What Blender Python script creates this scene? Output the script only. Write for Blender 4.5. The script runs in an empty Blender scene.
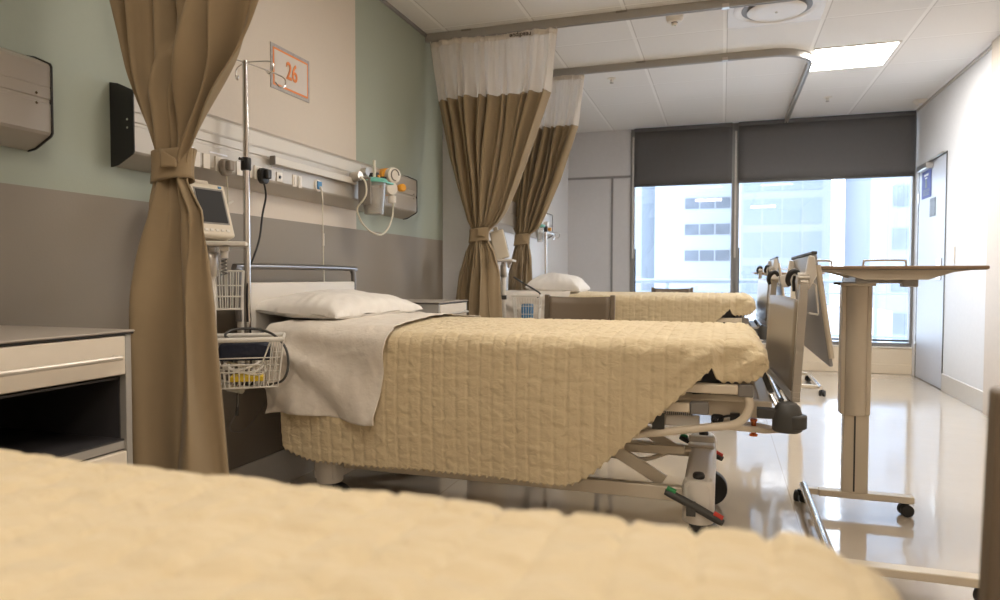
import bpy, math, random
from mathutils import Vector, Matrix, noise
random.seed(7)
C = bpy.context.scene.collection
SC = bpy.context.scene
R = math.radians

# ---------------------------------------------------------------- camera
XL, XR, ZC, YW = -1.964, 1.827, 2.647, 7.816
cam_d = bpy.data.cameras.new('camera'); cam = bpy.data.objects.new('camera', cam_d); C.objects.link(cam)
cam_d.sensor_width = 36; cam_d.lens = 24.49; cam_d.clip_start = .02; cam_d.clip_end = 400
cam.location = (0, 0, .98)
_f = Vector((-math.sin(.3157)*math.cos(.0339), math.cos(.3157)*math.cos(.0339), -math.sin(.0339)))
_q = _f.to_track_quat('-Z', 'Y').to_matrix().to_4x4() @ Matrix.Rotation(.0016, 4, 'Z')
cam.rotation_euler = _q.to_euler()
cam_d.dof.use_dof = True; cam_d.dof.focus_distance = 2.7; cam_d.dof.aperture_fstop = 4.2
SC.camera = cam
# ---------------------------------------------------------------- world and exposure
W = bpy.data.worlds.new('sky'); SC.world = W; W.use_nodes = True
W.node_tree.nodes['Background'].inputs[0].default_value = (.82, .90, 1, 1)
W.node_tree.nodes['Background'].inputs[1].default_value = 2.9
SC.view_settings.view_transform = 'Standard'; SC.view_settings.look = 'None'
SC.view_settings.gamma = 1; SC.view_settings.use_curve_mapping = False
SC.view_settings.exposure = 1.62

# ---------------------------------------------------------------- materials
def nt(name):
    m = bpy.data.materials.new(name); m.use_nodes = True
    t = m.node_tree; return m, t, t.nodes['Principled BSDF']
def N(t, k, **kw):
    n = t.nodes.new(k)
    for a, b in kw.items(): setattr(n, a, b)
    return n
def mth(t, op, a, b=None, c=None):
    n = N(t, 'ShaderNodeMath', operation=op)
    for i, v in enumerate((a, b, c)):
        if v is None: continue
        if isinstance(v, (int, float)): n.inputs[i].default_value = v
        else: t.links.new(v, n.inputs[i])
    return n.outputs[0]
def mixc(t, f, a, b):
    n = N(t, 'ShaderNodeMix', data_type='RGBA')
    t.links.new(f, n.inputs['Factor']) if not isinstance(f, (int, float)) else setattr(n.inputs['Factor'], 'default_value', f)
    for k, v in (('A', a), ('B', b)):
        s = [i for i in n.inputs if i.name == k and i.type == 'RGBA'][0]
        if isinstance(v, tuple): s.default_value = (*v, 1) if len(v) == 3 else v
        else: t.links.new(v, s)
    return [o for o in n.outputs if o.type == 'RGBA'][0]
def mat(name, col, rough=.5, metal=0, noise_amt=.04, nscale=30, bump=0, bscale=60, spec=.5, coat=0, emit=None, estr=0):
    m, t, p = nt(name)
    p.inputs['Roughness'].default_value = rough; p.inputs['Metallic'].default_value = metal
    p.inputs['Specular IOR Level'].default_value = spec; p.inputs['Coat Weight'].default_value = coat
    tc = N(t, 'ShaderNodeTexCoord')
    nz = N(t, 'ShaderNodeTexNoise'); nz.inputs['Scale'].default_value = nscale; nz.inputs['Detail'].default_value = 4
    t.links.new(tc.outputs['Object'], nz.inputs['Vector'])
    a = tuple(max(0, c*(1-noise_amt)) for c in col); b = tuple(min(1, c*(1+noise_amt)) for c in col)
    t.links.new(mixc(t, nz.outputs['Fac'], a, b), p.inputs['Base Color'])
    if bump:
        nb = N(t, 'ShaderNodeTexNoise'); nb.inputs['Scale'].default_value = bscale; nb.inputs['Detail'].default_value = 5
        t.links.new(tc.outputs['Object'], nb.inputs['Vector'])
        bp = N(t, 'ShaderNodeBump'); bp.inputs['Strength'].default_value = bump; bp.inputs['Distance'].default_value = .01
        t.links.new(nb.outputs['Fac'], bp.inputs['Height']); t.links.new(bp.outputs['Normal'], p.inputs['Normal'])
    if emit:
        p.inputs['Emission Color'].default_value = (*emit, 1); p.inputs['Emission Strength'].default_value = estr
    return m
def wave_cloth(name, col, scale, rough=.9, transl=0.0, bump=.25, dist=.004):
    m, t, p = nt(name)
    p.inputs['Roughness'].default_value = rough; p.inputs['Specular IOR Level'].default_value = .15
    p.inputs['Sheen Weight'].default_value = .15
    tc = N(t, 'ShaderNodeTexCoord'); nz = N(t, 'ShaderNodeTexNoise'); nz.inputs['Scale'].default_value = 25; nz.inputs['Detail'].default_value = 6
    t.links.new(tc.outputs['Object'], nz.inputs['Vector'])
    t.links.new(mixc(t, nz.outputs['Fac'], tuple(c*.95 for c in col), tuple(min(1, c*1.05) for c in col)), p.inputs['Base Color'])
    n2 = N(t, 'ShaderNodeTexNoise'); n2.inputs['Scale'].default_value = scale; n2.inputs['Detail'].default_value = 3
    t.links.new(tc.outputs['Object'], n2.inputs['Vector'])
    bp = N(t, 'ShaderNodeBump'); bp.inputs['Strength'].default_value = bump; bp.inputs['Distance'].default_value = dist
    t.links.new(n2.outputs['Fac'], bp.inputs['Height']); t.links.new(bp.outputs['Normal'], p.inputs['Normal'])
    if transl:
        tr = N(t, 'ShaderNodeBsdfTranslucent'); tr.inputs[0].default_value = (*col, 1)
        ms = N(t, 'ShaderNodeMixShader'); ms.inputs[0].default_value = transl
        t.links.new(p.outputs[0], ms.inputs[1]); t.links.new(tr.outputs[0], ms.inputs[2])
        t.links.new(ms.outputs[0], t.nodes['Material Output'].inputs[0])
    return m
M = {}
M['white_paint'] = mat('white_paint', (.75, .75, .765), .6, bump=.05, bscale=150)
M['cream_paint_and_lit_tint'] = mat('cream_paint_and_lit_tint', (.66, .58, .50), .6, bump=.05, bscale=150)  # paint of the back wall; on the pier it imitates warm light
M['sage_paint'] = mat('sage_paint', (.40, .44, .36), .6, bump=.05, bscale=150)
M['taupe_vinyl'] = mat('taupe_vinyl', (.27, .23, .19), .5, bump=.05, bscale=200)
M['grey_wall_panel'] = mat('grey_wall_panel', (.60, .59, .60), .6, bump=.04, bscale=150)
M['grey_trim'] = mat('grey_trim', (.26, .25, .25), .45)
M['skirting'] = mat('skirting', (.60, .57, .53), .4)
M['beige_cove'] = mat('beige_cove', (.72, .61, .46), .4, noise_amt=.05, nscale=80)
M['alu'] = mat('brushed_aluminium', (.60, .57, .53), .32, 1, nscale=4)
M['alu_dull'] = mat('dull_aluminium', (.40, .38, .35), .45, .3, nscale=4)
M['trunk'] = mat('anodised_trunking', (.50, .46, .41), .38, .35, nscale=3)
M['trunk_light'] = mat('light_cover', (.60, .56, .50), .4, .1, nscale=3)
M['handle_metal'] = mat('satin_handle', (.55, .50, .44), .35, .4)
M['post_metal'] = mat('footboard_metal', (.50, .455, .39), .32, .4, nscale=5)
M['window_metal'] = mat('window_frame_metal', (.24, .235, .23), .4, .3, nscale=5)
M['steel'] = mat('polished_steel', (.70, .68, .66), .16, 1, nscale=5)
M['dark_steel'] = mat('dark_steel', (.28, .27, .27), .3, .9, nscale=5)
M['black'] = mat('black_plastic', (.015, .014, .014), .42)
M['dgrey'] = mat('dark_grey_plastic', (.06, .057, .052), .5)
M['mgrey'] = mat('mid_grey_plastic', (.22, .20, .18), .5)
M['cream_metal'] = mat('cream_metal', (.74, .64, .50), .35, nscale=6)
M['beige_metal'] = mat('beige_metal', (.66, .58, .46), .35, .15, nscale=6)
M['taupe_panel'] = mat('taupe_panel', (.33, .28, .22), .35, .2, nscale=6)
M['white_plastic'] = mat('white_plastic', (.76, .71, .64), .35, nscale=8)
M['white_wire'] = mat('white_coated_wire', (.78, .74, .67), .35, nscale=8)
M['monitor_case'] = mat('monitor_casing', (.70, .62, .50), .4, nscale=8)
M['screen'] = mat('dark_screen', (.012, .011, .011), .5, spec=.25)
M['board'] = mat('headboard_laminate', (.72, .67, .60), .4, nscale=6)
M['grey_laminate'] = mat('grey_laminate', (.36, .35, .35), .35, nscale=8)
M['walnut_edge'] = mat('brown_laminate', (.30, .20, .12), .4, nscale=20, noise_amt=.15)
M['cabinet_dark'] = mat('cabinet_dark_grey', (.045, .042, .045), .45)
M['cabinet_top'] = mat('cabinet_top', (.42, .37, .32), .4)
M['drawer'] = mat('drawer_cream', (.74, .66, .55), .4)
M['chair_vinyl'] = mat('brown_vinyl', (.16, .12, .082), .45, bump=.1, bscale=200)
M['blind'] = wave_cloth('blind_fabric', (.125, .12, .12), 900, transl=.06)
M['curtain'] = wave_cloth('curtain_fabric', (.34, .255, .155), 700, transl=.08)
M['sheet'] = wave_cloth('white_sheet', (.80, .73, .645), 16, transl=.05, bump=.6, dist=.015)
M['pillow'] = wave_cloth('pillow_cotton', (.80, .76, .71), 11, bump=.5, dist=.012)
M['mattress'] = mat('mattress_vinyl', (.10, .10, .11), .5)
M['navy'] = mat('navy_nylon', (.012, .016, .035), .6, bump=.2)
M['yellow'] = mat('yellow_packet', (.75, .52, .03), .5)
M['teal'] = mat('teal_plastic', (.16, .50, .42), .4)
M['orange'] = mat('orange_plastic', (.80, .36, .03), .4)
M['tube_clear'] = mat('milky_tubing', (.70, .66, .55), .3)
M['grey_plug'] = mat('grey_plug_plastic', (.33, .29, .25), .4)
M['red'] = mat('red_plastic', (.60, .05, .03), .4)
M['orange_red'] = mat('orange_red_plastic', (.60, .13, .02), .4)
M['green'] = mat('green_plastic', (.02, .25, .07), .4)
M['blue'] = mat('blue_plastic', (.05, .22, .45), .4)
M['blue_sign'] = mat('blue_sign', (.05, .07, .36), .6)
M['sign_dark'] = mat('charcoal_sign', (.10, .12, .15), .4)
M['sign_white'] = mat('sign_white', (.75, .75, .8), .4)
M['paper'] = mat('sign_paper', (.66, .60, .55), .6)
M['sign_orange'] = mat('sign_orange', (.80, .26, .07), .5)
M['sign_grey'] = mat('sign_tape', (.40, .37, .36), .6, noise_amt=.35, nscale=90)
M['door_paint'] = mat('door_paint', (.55, .58, .66), .4)
M['tyre'] = mat('castor_rubber', (.02, .02, .02), .5)
M['ink'] = mat('laundry_ink', (.05, .035, .02), .7)
M['ext_white'] = mat('exterior_white_cladding', (.31, .33, .36), .8, nscale=.3)
M['ext_grey'] = mat('exterior_blue_grey', (.18, .205, .24), .7, nscale=.3)
M['ext_pale'] = mat('exterior_pale_blue', (.245, .275, .31), .8, nscale=.3)
M['ext_glass'] = mat('exterior_window_glass', (.11, .125, .15), .5, nscale=.5, noise_amt=.5)
M['ext_line'] = mat('exterior_joint', (.19, .21, .24), .7)
M['lamp'] = mat('lamp_diffuser', (.9, .9, .9), .5, emit=(1, .96, .90), estr=20)
M['lamp_neutral'] = mat('lamp_diffuser_neutral', (.9, .9, .9), .5, emit=(1, .94, .85), estr=6.5)
M['lamp_warm'] = mat('lamp_diffuser_warm', (.9, .9, .9), .5, emit=(1, .90, .77), estr=11.5)
M['lamp_bed_added'] = mat('lamp_diffuser_bed_added', (.9, .9, .9), .5, emit=(1, .91, .79), estr=7.5)  # glow of the added panel over the second bed
M['lamp_dim'] = mat('lamp_diffuser_dim', (.9, .9, .9), .5, emit=(1, .90, .77), estr=7)

def quilt_mat():
    m, t, p = nt('quilted_coverlet')
    p.inputs['Roughness'].default_value = .8; p.inputs['Specular IOR Level'].default_value = .2; p.inputs['Sheen Weight'].default_value = .25
    tc = N(t, 'ShaderNodeTexCoord'); nz = N(t, 'ShaderNodeTexNoise'); nz.inputs['Scale'].default_value = 14; nz.inputs['Detail'].default_value = 6
    t.links.new(tc.outputs['Object'], nz.inputs['Vector'])
    t.links.new(mixc(t, nz.outputs['Fac'], (.64, .52, .33), (.70, .575, .375)), p.inputs['Base Color'])
    mp = N(t, 'ShaderNodeMapping'); mp.inputs['Scale'].default_value = (30, 44, 40)
    t.links.new(tc.outputs['Object'], mp.inputs[0])
    n2 = N(t, 'ShaderNodeTexNoise'); n2.inputs['Scale'].default_value = 1; n2.inputs['Detail'].default_value = 3; n2.inputs['Distortion'].default_value = .8
    t.links.new(mp.outputs[0], n2.inputs['Vector'])
    bp = N(t, 'ShaderNodeBump'); bp.inputs['Strength'].default_value = .55; bp.inputs['Distance'].default_value = .012
    t.links.new(n2.outputs['Fac'], bp.inputs['Height']); t.links.new(bp.outputs['Normal'], p.inputs['Normal'])
    return m
M['quilt'] = quilt_mat()
def net_mat():
    m, t, p = nt('curtain_netting')
    p.inputs['Base Color'].default_value = (.86, .80, .73, 1); p.inputs['Roughness'].default_value = .9
    tr = N(t, 'ShaderNodeBsdfTransparent'); tl = N(t, 'ShaderNodeBsdfTranslucent'); tl.inputs[0].default_value = (.85, .79, .72, 1)
    a = N(t, 'ShaderNodeMixShader'); a.inputs[0].default_value = .4
    t.links.new(p.outputs[0], a.inputs[1]); t.links.new(tl.outputs[0], a.inputs[2])
    b = N(t, 'ShaderNodeMixShader'); b.inputs[0].default_value = .09
    t.links.new(a.outputs[0], b.inputs[1]); t.links.new(tr.outputs[0], b.inputs[2])
    t.links.new(b.outputs[0], t.nodes['Material Output'].inputs[0]); return m
M['net'] = net_mat()
def glass_mat(name, tint, refl=1.0, rough=0.0):
    m = bpy.data.materials.new(name); m.use_nodes = True; t = m.node_tree; t.nodes.remove(t.nodes['Principled BSDF'])
    tr = N(t, 'ShaderNodeBsdfTransparent'); tr.inputs[0].default_value = (*tint, 1)
    gl = N(t, 'ShaderNodeBsdfGlossy'); gl.inputs['Roughness'].default_value = rough
    fr = N(t, 'ShaderNodeFresnel'); fr.inputs[0].default_value = 1.5
    ms = N(t, 'ShaderNodeMixShader')
    t.links.new(mth(t, 'MULTIPLY', fr.outputs[0], refl), ms.inputs[0])
    t.links.new(tr.outputs[0], ms.inputs[1]); t.links.new(gl.outputs[0], ms.inputs[2])
    t.links.new(ms.outputs[0], t.nodes['Material Output'].inputs[0]); return m
M['glass'] = glass_mat('window_glass', (.90, .94, .98), 1.8)
M['clear_plastic'] = glass_mat('clear_plastic', (.86, .84, .80), 1.6, .08)
_t = M['clear_plastic'].node_tree; _d = N(_t, 'ShaderNodeBsdfDiffuse'); _d.inputs[0].default_value = (.9, .88, .84, 1)
_m = N(_t, 'ShaderNodeMixShader'); _m.inputs[0].default_value = .22; _o = _t.nodes['Material Output']
_s = _o.inputs[0].links[0].from_socket; _t.links.new(_s, _m.inputs[1]); _t.links.new(_d.outputs[0], _m.inputs[2]); _t.links.new(_m.outputs[0], _o.inputs[0])
def floor_mat():
    m, t, p = nt('polished_vinyl_floor')
    tc = N(t, 'ShaderNodeTexCoord')
    n1 = N(t, 'ShaderNodeTexNoise'); n1.inputs['Scale'].default_value = 260; n1.inputs['Detail'].default_value = 2
    t.links.new(tc.outputs['Object'], n1.inputs['Vector'])
    n3 = N(t, 'ShaderNodeTexNoise'); n3.inputs['Scale'].default_value = 2.2; n3.inputs['Detail'].default_value = 4
    t.links.new(tc.outputs['Object'], n3.inputs['Vector'])
    c1 = mixc(t, n1.outputs['Fac'], (.50, .43, .35), (.62, .55, .46))
    sx = N(t, 'ShaderNodeSeparateXYZ'); t.links.new(tc.outputs['Object'], sx.inputs[0])
    # welded seams between the vinyl sheets, every 1.5 m
    seam = mth(t, 'LESS_THAN', mth(t, 'ABSOLUTE', mth(t, 'SUBTRACT', mth(t, 'FRACT', mth(t, 'DIVIDE', mth(t, 'ADD', sx.outputs[0], 4.95), 1.5)), .5)), .0016)
    c2 = mixc(t, seam, c1, (.42, .35, .28))
    t.links.new(c2, p.inputs['Base Color'])
    t.links.new(mth(t, 'MULTIPLY_ADD', n3.outputs['Fac'], .06, .06), p.inputs['Roughness'])
    p.inputs['Specular IOR Level'].default_value = .65
    p.inputs['Coat Weight'].default_value = .35; p.inputs['Coat Roughness'].default_value = .05
    n2 = N(t, 'ShaderNodeTexNoise'); n2.inputs['Scale'].default_value = 5; n2.inputs['Detail'].default_value = 3
    t.links.new(tc.outputs['Object'], n2.inputs['Vector'])
    bp = N(t, 'ShaderNodeBump'); bp.inputs['Strength'].default_value = .12; bp.inputs['Distance'].default_value = .01
    t.links.new(n2.outputs['Fac'], bp.inputs['Height']); t.links.new(bp.outputs['Normal'], p.inputs['Normal']); t.links.new(bp.outputs['Normal'], p.inputs['Coat Normal'])
    return m
M['floor'] = floor_mat()
def ceiling_mat():
    m, t, p = nt('ceiling_tiles')
    p.inputs['Roughness'].default_value = .8
    tc = N(t, 'ShaderNodeTexCoord'); sx = N(t, 'ShaderNodeSeparateXYZ'); t.links.new(tc.outputs['Object'], sx.inputs[0])
    def ln(o, off, w):
        d = mth(t, 'ABSOLUTE', mth(t, 'SUBTRACT', mth(t, 'FRACT', mth(t, 'DIVIDE', mth(t, 'ADD', o, off), .6)), .5))
        return mth(t, 'LESS_THAN', d, w/.6)
    lx = ln(sx.outputs[0], .003+6.3, .012); ly = ln(sx.outputs[1], -4.27+6.3, .008)
    nz = N(t, 'ShaderNodeTexNoise'); nz.inputs['Scale'].default_value = 200; t.links.new(tc.outputs['Object'], nz.inputs['Vector'])
    tile = mixc(t, nz.outputs['Fac'], (.76, .745, .73), (.82, .81, .80))
    ex = ln(sx.outputs[0], .003+6.3-.015, .0035); ey = ln(sx.outputs[1], -4.27+6.3-.010, .003)
    c = mixc(t, mth(t, 'MAXIMUM', ex, ey), tile, (.56, .54, .53))
    c = mixc(t, mth(t, 'MAXIMUM', lx, ly), c, (.88, .87, .86))
    t.links.new(c, p.inputs['Base Color'])
    return m
M['ceiling'] = ceiling_mat()

# ---------------------------------------------------------------- mesh helpers
ORG = [Vector((0, 0, 0))]
class MB:
    def __init__(s): s.v = []; s.f = []
    def add(s, vs, fs):
        o = len(s.v); s.v += [tuple(v) for v in vs]; s.f += [tuple(i+o for i in f) for f in fs]; return s
    def box(s, x0, x1, y0, y1, z0, z1, mtx=None):
        vs = [Vector((x, y, z)) for x in (x0, x1) for y in (y0, y1) for z in (z0, z1)]
        if mtx: vs = [mtx @ v for v in vs]
        return s.add(vs, [(0, 1, 3, 2), (4, 6, 7, 5), (0, 4, 5, 1), (2, 3, 7, 6), (0, 2, 6, 4), (1, 5, 7, 3)])
    def bar(s, a, b, w, h, up=(0, 0, 1)):
        a, b = Vector(a), Vector(b); d = (b-a).normalized(); u = Vector(up)
        r = d.cross(u).normalized(); u = r.cross(d).normalized()
        vs = []
        for p in (a, b):
            for i, j in ((-1, -1), (1, -1), (1, 1), (-1, 1)): vs.append(p + r*i*w/2 + u*j*h/2)
        return s.add(vs, [(3, 2, 1, 0), (4, 5, 6, 7), (0, 1, 5, 4), (1, 2, 6, 5), (2, 3, 7, 6), (3, 0, 4, 7)])
    def tube(s, pts, r, seg=10, closed=False, smooth=0, caps=True):
        pts = [Vector(p) for p in pts]
        if smooth: pts = spline(pts, smooth, closed)
        n = len(pts); rings = []; prev = None
        for i, p in enumerate(pts):
            if closed: d = pts[(i+1) % n]-pts[i-1]
            else: d = pts[min(i+1, n-1)]-pts[max(i-1, 0)]
            d.normalize()
            if prev is None or (prev-d*prev.dot(d)).length < 1e-4:
                u = Vector((0, 0, 1)) if abs(d.z) < .9 else Vector((1, 0, 0))
            else: u = prev
            u = (u - d*u.dot(d)).normalized(); prev = u; w = d.cross(u)
            rr = r if not isinstance(r, (list, tuple)) else (r[i] if len(r) == n else interp([(k/(len(r)-1), q) for k, q in enumerate(r)], i/(n-1)))
            rings.append([p + (u*math.cos(a)+w*math.sin(a))*rr for a in [2*math.pi*k/seg for k in range(seg)]])
        vs = [v for g in rings for v in g]; fs = []
        for i in range(n if closed else n-1):
            j = (i+1) % n
            for k in range(seg):
                l = (k+1) % seg; fs.append((i*seg+k, i*seg+l, j*seg+l, j*seg+k))
        if not closed and caps: fs.append(tuple(range(seg))[::-1]); fs.append(tuple((n-1)*seg+k for k in range(seg)))
        return s.add(vs, fs)
    def lathe(s, prof, o=(0, 0, 0), seg=24, mtx=None):
        # prof: list of (r, z)
        o = Vector(o); vs = []; n = len(prof)
        for r, z in prof:
            for k in range(seg):
                a = 2*math.pi*k/seg; v = Vector((r*math.cos(a), r*math.sin(a), z))
                if mtx: v = mtx @ v
                vs.append(v+o)
        fs = []
        for i in range(n-1):
            for k in range(seg):
                l = (k+1) % seg; fs.append((i*seg+k, i*seg+l, (i+1)*seg+l, (i+1)*seg+k))
        fs.append(tuple(range(seg))[::-1]); fs.append(tuple((n-1)*seg+k for k in range(seg)))
        return s.add(vs, fs)
    def prism(s, poly, axis, a, b):
        # poly: 2D points; axis 'x','y','z' extruded from a to b
        def mk(p, q, t):
            return {'x': (t, p, q), 'y': (p, t, q), 'z': (p, q, t)}[axis]
        n = len(poly); vs = [mk(p, q, a) for p, q in poly]+[mk(p, q, b) for p, q in poly]
        fs = [tuple(range(n))[::-1], tuple(range(n, 2*n))]+[(i, (i+1) % n, n+(i+1) % n, n+i) for i in range(n)]
        return s.add(vs, fs)
    def grid(s, fn, nu, nv):
        vs = [fn(i/nu, j/nv) for i in range(nu+1) for j in range(nv+1)]
        fs = [(i*(nv+1)+j, (i+1)*(nv+1)+j, (i+1)*(nv+1)+j+1, i*(nv+1)+j+1) for i in range(nu) for j in range(nv)]
        return s.add(vs, fs)
    def build(s, name, m, parent=None, bevel=0, seg=2, solid=0, angle=35, subsurf=0):
        me = bpy.data.meshes.new(name)
        o = ORG[0] if parent is not None else Vector((0, 0, 0))
        me.from_pydata([(v[0]-o.x, v[1]-o.y, v[2]-o.z) for v in s.v], [], s.f)
        bm_fix(me)
        me.polygons.foreach_set('use_smooth', [True]*len(me.polygons))
        me.set_sharp_from_angle(angle=R(angle))
        ob = bpy.data.objects.new(name, me); C.objects.link(ob); me.materials.append(M[m] if isinstance(m, str) else m)
        if parent is not None: ob.parent = parent
        if bevel:
            b = ob.modifiers.new('bevel', 'BEVEL'); b.width = bevel; b.segments = seg; b.limit_method = 'ANGLE'; b.angle_limit = R(40); b.harden_normals = False
        if solid:
            b = ob.modifiers.new('solid', 'SOLIDIFY'); b.thickness = solid
        if subsurf:
            b = ob.modifiers.new('sub', 'SUBSURF'); b.levels = subsurf; b.render_levels = subsurf
        return ob
def bm_fix(me):
    import bmesh
    b = bmesh.new(); b.from_mesh(me); bmesh.ops.recalc_face_normals(b, faces=b.faces); b.to_mesh(me); b.free()
def spline(p, n, closed=False):
    out = []; L = len(p)
    rng = range(L if closed else L-1)
    for i in rng:
        g = (lambda k: p[k % L]) if closed else (lambda k: p[max(0, min(L-1, k))])
        a, b, c, d = g(i-1), g(i), g(i+1), g(i+2)
        for k in range(n):
            t = k/n
            out.append(.5*((2*b)+(-a+c)*t+(2*a-5*b+4*c-d)*t*t+(-a+3*b-3*c+d)*t**3))
    if not closed: out.append(p[-1])
    return out
def thing(name, loc, label, cat, group=None):
    o = bpy.data.objects.new(name, None); C.objects.link(o); o.location = loc; o.empty_display_size = .1
    tag(o, label, cat, group); ORG[0] = Vector(loc); return o
def tag(o, label, cat, group=None):
    o['label'] = label; o['category'] = cat
    if group: o['group'] = group
    return o
def struct(o): o['kind'] = 'structure'; return o
def copy_tree(o, parent=None):
    c = o.copy(); C.objects.link(c)
    if parent is not None: c.parent = parent
    for ch in list(o.children):
        copy_tree(ch, c)
    return c
def relabel(o, label, loc=None, rz=None, group=None):
    o['label'] = label
    if group: o['group'] = group
    if loc is not None: o.location = loc
    if rz is not None: o.rotation_euler = (0, 0, rz)
    return o
def lerp(a, b, t): return a+(b-a)*t
def interp(tab, x):
    # tab sorted by key
    if x <= tab[0][0]: return tab[0][1]
    for (a, p), (b, q) in zip(tab, tab[1:]):
        if x <= b:
            t = (x-a)/(b-a); return p+(q-p)*t
    return tab[-1][1]
def text(name, body, size, loc, rot, m, parent, extrude=.001, align='CENTER', bold=0):
    cu = bpy.data.curves.new(name, 'FONT'); cu.body = body; cu.size = size; cu.extrude = extrude
    cu.align_x = align; cu.align_y = 'CENTER'; cu.offset = bold
    tmp = bpy.data.objects.new(name, cu); C.objects.link(tmp); bpy.context.view_layer.update()
    me = bpy.data.meshes.new_from_object(tmp.evaluated_get(bpy.context.evaluated_depsgraph_get()))
    bpy.data.objects.remove(tmp); me.materials.clear(); me.materials.append(M[m])
    o = bpy.data.objects.new(name, me); C.objects.link(o)
    o.matrix_local = Matrix.Translation(Vector(loc)-(ORG[0] if parent is not None else Vector())) @ rot
    if parent is not None: o.parent = parent
    return o

# ---------------------------------------------------------------- room shell
YB = -2.6
def wall(name, m, *b, bevel=0):
    return struct(MB().box(*b).build(name, m, bevel=bevel))
wall('floor', 'floor', XL-.3, XR+.3, YB-.1, YW+.1, -.1, 0)
wall('ceiling', 'ceiling', XL-.3, XR+.3, YB-.1, YW+.1, ZC, ZC+.1)
def left_wall_mat():
    m, t, p = nt('left_wall_paint'); p.inputs['Roughness'].default_value = .6
    tc = N(t, 'ShaderNodeTexCoord'); sx = N(t, 'ShaderNodeSeparateXYZ'); t.links.new(tc.outputs['Object'], sx.inputs[0])
    def band(o, a, b): return mth(t, 'MULTIPLY', mth(t, 'GREATER_THAN', o, a), mth(t, 'LESS_THAN', o, b))
    y, z = sx.outputs[1], sx.outputs[2]
    cr = mth(t, 'ADD', band(y, 2.05, 3.404), band(y, -.65, .704))
    nz = N(t, 'ShaderNodeTexNoise'); nz.inputs['Scale'].default_value = 60; t.links.new(tc.outputs['Object'], nz.inputs['Vector'])
    c = mixc(t, cr, (.36, .40, .335), (.66, .585, .50))
    c = mixc(t, mth(t, 'LESS_THAN', z, 1.247), c, (.27, .235, .195))
    # scuffs on the vinyl
    c = mixc(t, mth(t, 'MULTIPLY', nz.outputs['Fac'], .06), c, (.2, .18, .15))
    t.links.new(c, p.inputs['Base Color'])
    bp = N(t, 'ShaderNodeBump'); bp.inputs['Strength'].default_value = .06; bp.inputs['Distance'].default_value = .005
    n2 = N(t, 'ShaderNodeTexNoise'); n2.inputs['Scale'].default_value = 160; t.links.new(tc.outputs['Object'], n2.inputs['Vector'])
    t.links.new(n2.outputs['Fac'], bp.inputs['Height']); t.links.new(bp.outputs['Normal'], p.inputs['Normal'])
    return m
M['left_wall'] = left_wall_mat()
wall('wall_left', 'left_wall', XL-.2, XL, YB, 4.65, 0, ZC)
wall('wall_left_rear', 'white_paint', XL-.2, -1.72, 4.65, YW, 0, ZC)
wall('wall_right', 'white_paint', XR, XR+.2, YB, YW, 0, ZC)
wall('wall_back', 'cream_paint_and_lit_tint', XL-.2, XR+.2, YB-.2, YB, 0, ZC)
wall('trim_1', 'cream_paint_and_lit_tint', 1.79, XR-.0005, YB, 5.70, 0.001, ZC-.001)   # boxed-out pier along the right wall; its cream imitates warm, dim light
wall('wall_window_side', 'grey_wall_panel', -1.73, -1.0, YW, YW+.2, 0, ZC)
wall('wall_under_window', 'beige_cove', -1.0, XR+.2, YW-.02, YW+.2, 0, .265)
wall('trim_2', 'grey_trim', -1.72, -1.0, YW-.012, YW, 2.105, 2.13)
wall('trim_3', 'grey_trim', -1.217, -1.195, YW-.012, YW, .27, 2.105)
wall('trim_4', 'grey_trim', XL, XL+.015, YB, 4.65, ZC-.02, ZC)
wall('trim_5', 'skirting', 1.812, XR+.01, 5.70, YW-.02, ZC-.02, ZC)
wall('baseboard_left', 'skirting', XL, XL+.012, YB, 4.65, 0, .164, bevel=.004)
wall('baseboard_right', 'skirting', XR-.012, XR, 5.70, 6.775, 0, .15, bevel=.004)
wall('baseboard_window', 'beige_cove', -1.72, XR, YW-.034, YW-.02, 0, .1, bevel=.006)
# windows
for n, (a, b) in enumerate(((-.965, .095), (.15, 1.815))):
    ORG[0] = Vector((0, 0, 0))
    w = struct(MB().box(a-.035, b+.035, YW+.02, YW+.09, .265, .31).box(a-.035, b+.035, YW+.02, YW+.09, ZC-.03, ZC)
               .box(a-.035, a+.012, YW-.01, YW+.09, .31, ZC-.03).box(b-.012, b+.035, YW-.01, YW+.09, .31, ZC-.03).build('window_%d' % (n+1), 'window_metal', bevel=.003))
    MB().box(a+.012, b-.012, YW+.05, YW+.056, .31, ZC-.03).build('window_glass', 'glass', w)
    MB().box(a-.02, b+.02, YW-.03, YW+.02, .262, .275).build('window_sill', 'white_plastic', w, bevel=.004)
    g = MB().box(a+.012, b-.012, YW+.035, YW+.05, .325, .345)
    g.box(a+.012, a+.024, YW+.035, YW+.05, .31, 1.3); g.build('window_seal', 'dgrey', w)
# door in the right wall
ORG[0] = Vector((0, 0, 0))
d = struct(MB().box(XR-.004, XR+.03, 6.80, 7.64, .008, 2.05).build('door_1', 'door_paint', bevel=.002))
MB().box(XR-.006, XR-.002, 6.780, 6.797, 0, 2.07).box(XR-.006, XR-.002, 7.643, 7.66, 0, 2.07).box(XR-.006, XR-.002, 6.78, 7.66, 2.052, 2.07).box(XR-.0055, XR-.002, 6.79, 7.65, 0, .007).build('door_frame', 'dgrey', d)
MB().box(XR-.012, XR-.004, 6.87, 7.0, .96, 1.15).build('push_plate', 'alu', d, bevel=.002)
h = MB().box(XR-.012, XR-.004, 7.628, 7.66, 1.70, 1.80).box(XR-.012, XR-.004, 7.628, 7.66, .25, .35).box(XR-.012, XR-.004, 7.628, 7.66, 1.0, 1.1); h.build('hinge', 'alu', d, bevel=.002)
MB().box(XR-.065, XR-.004, 7.18, 7.50, 1.985, 2.04).build('door_closer', 'alu', d, bevel=.006)
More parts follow.
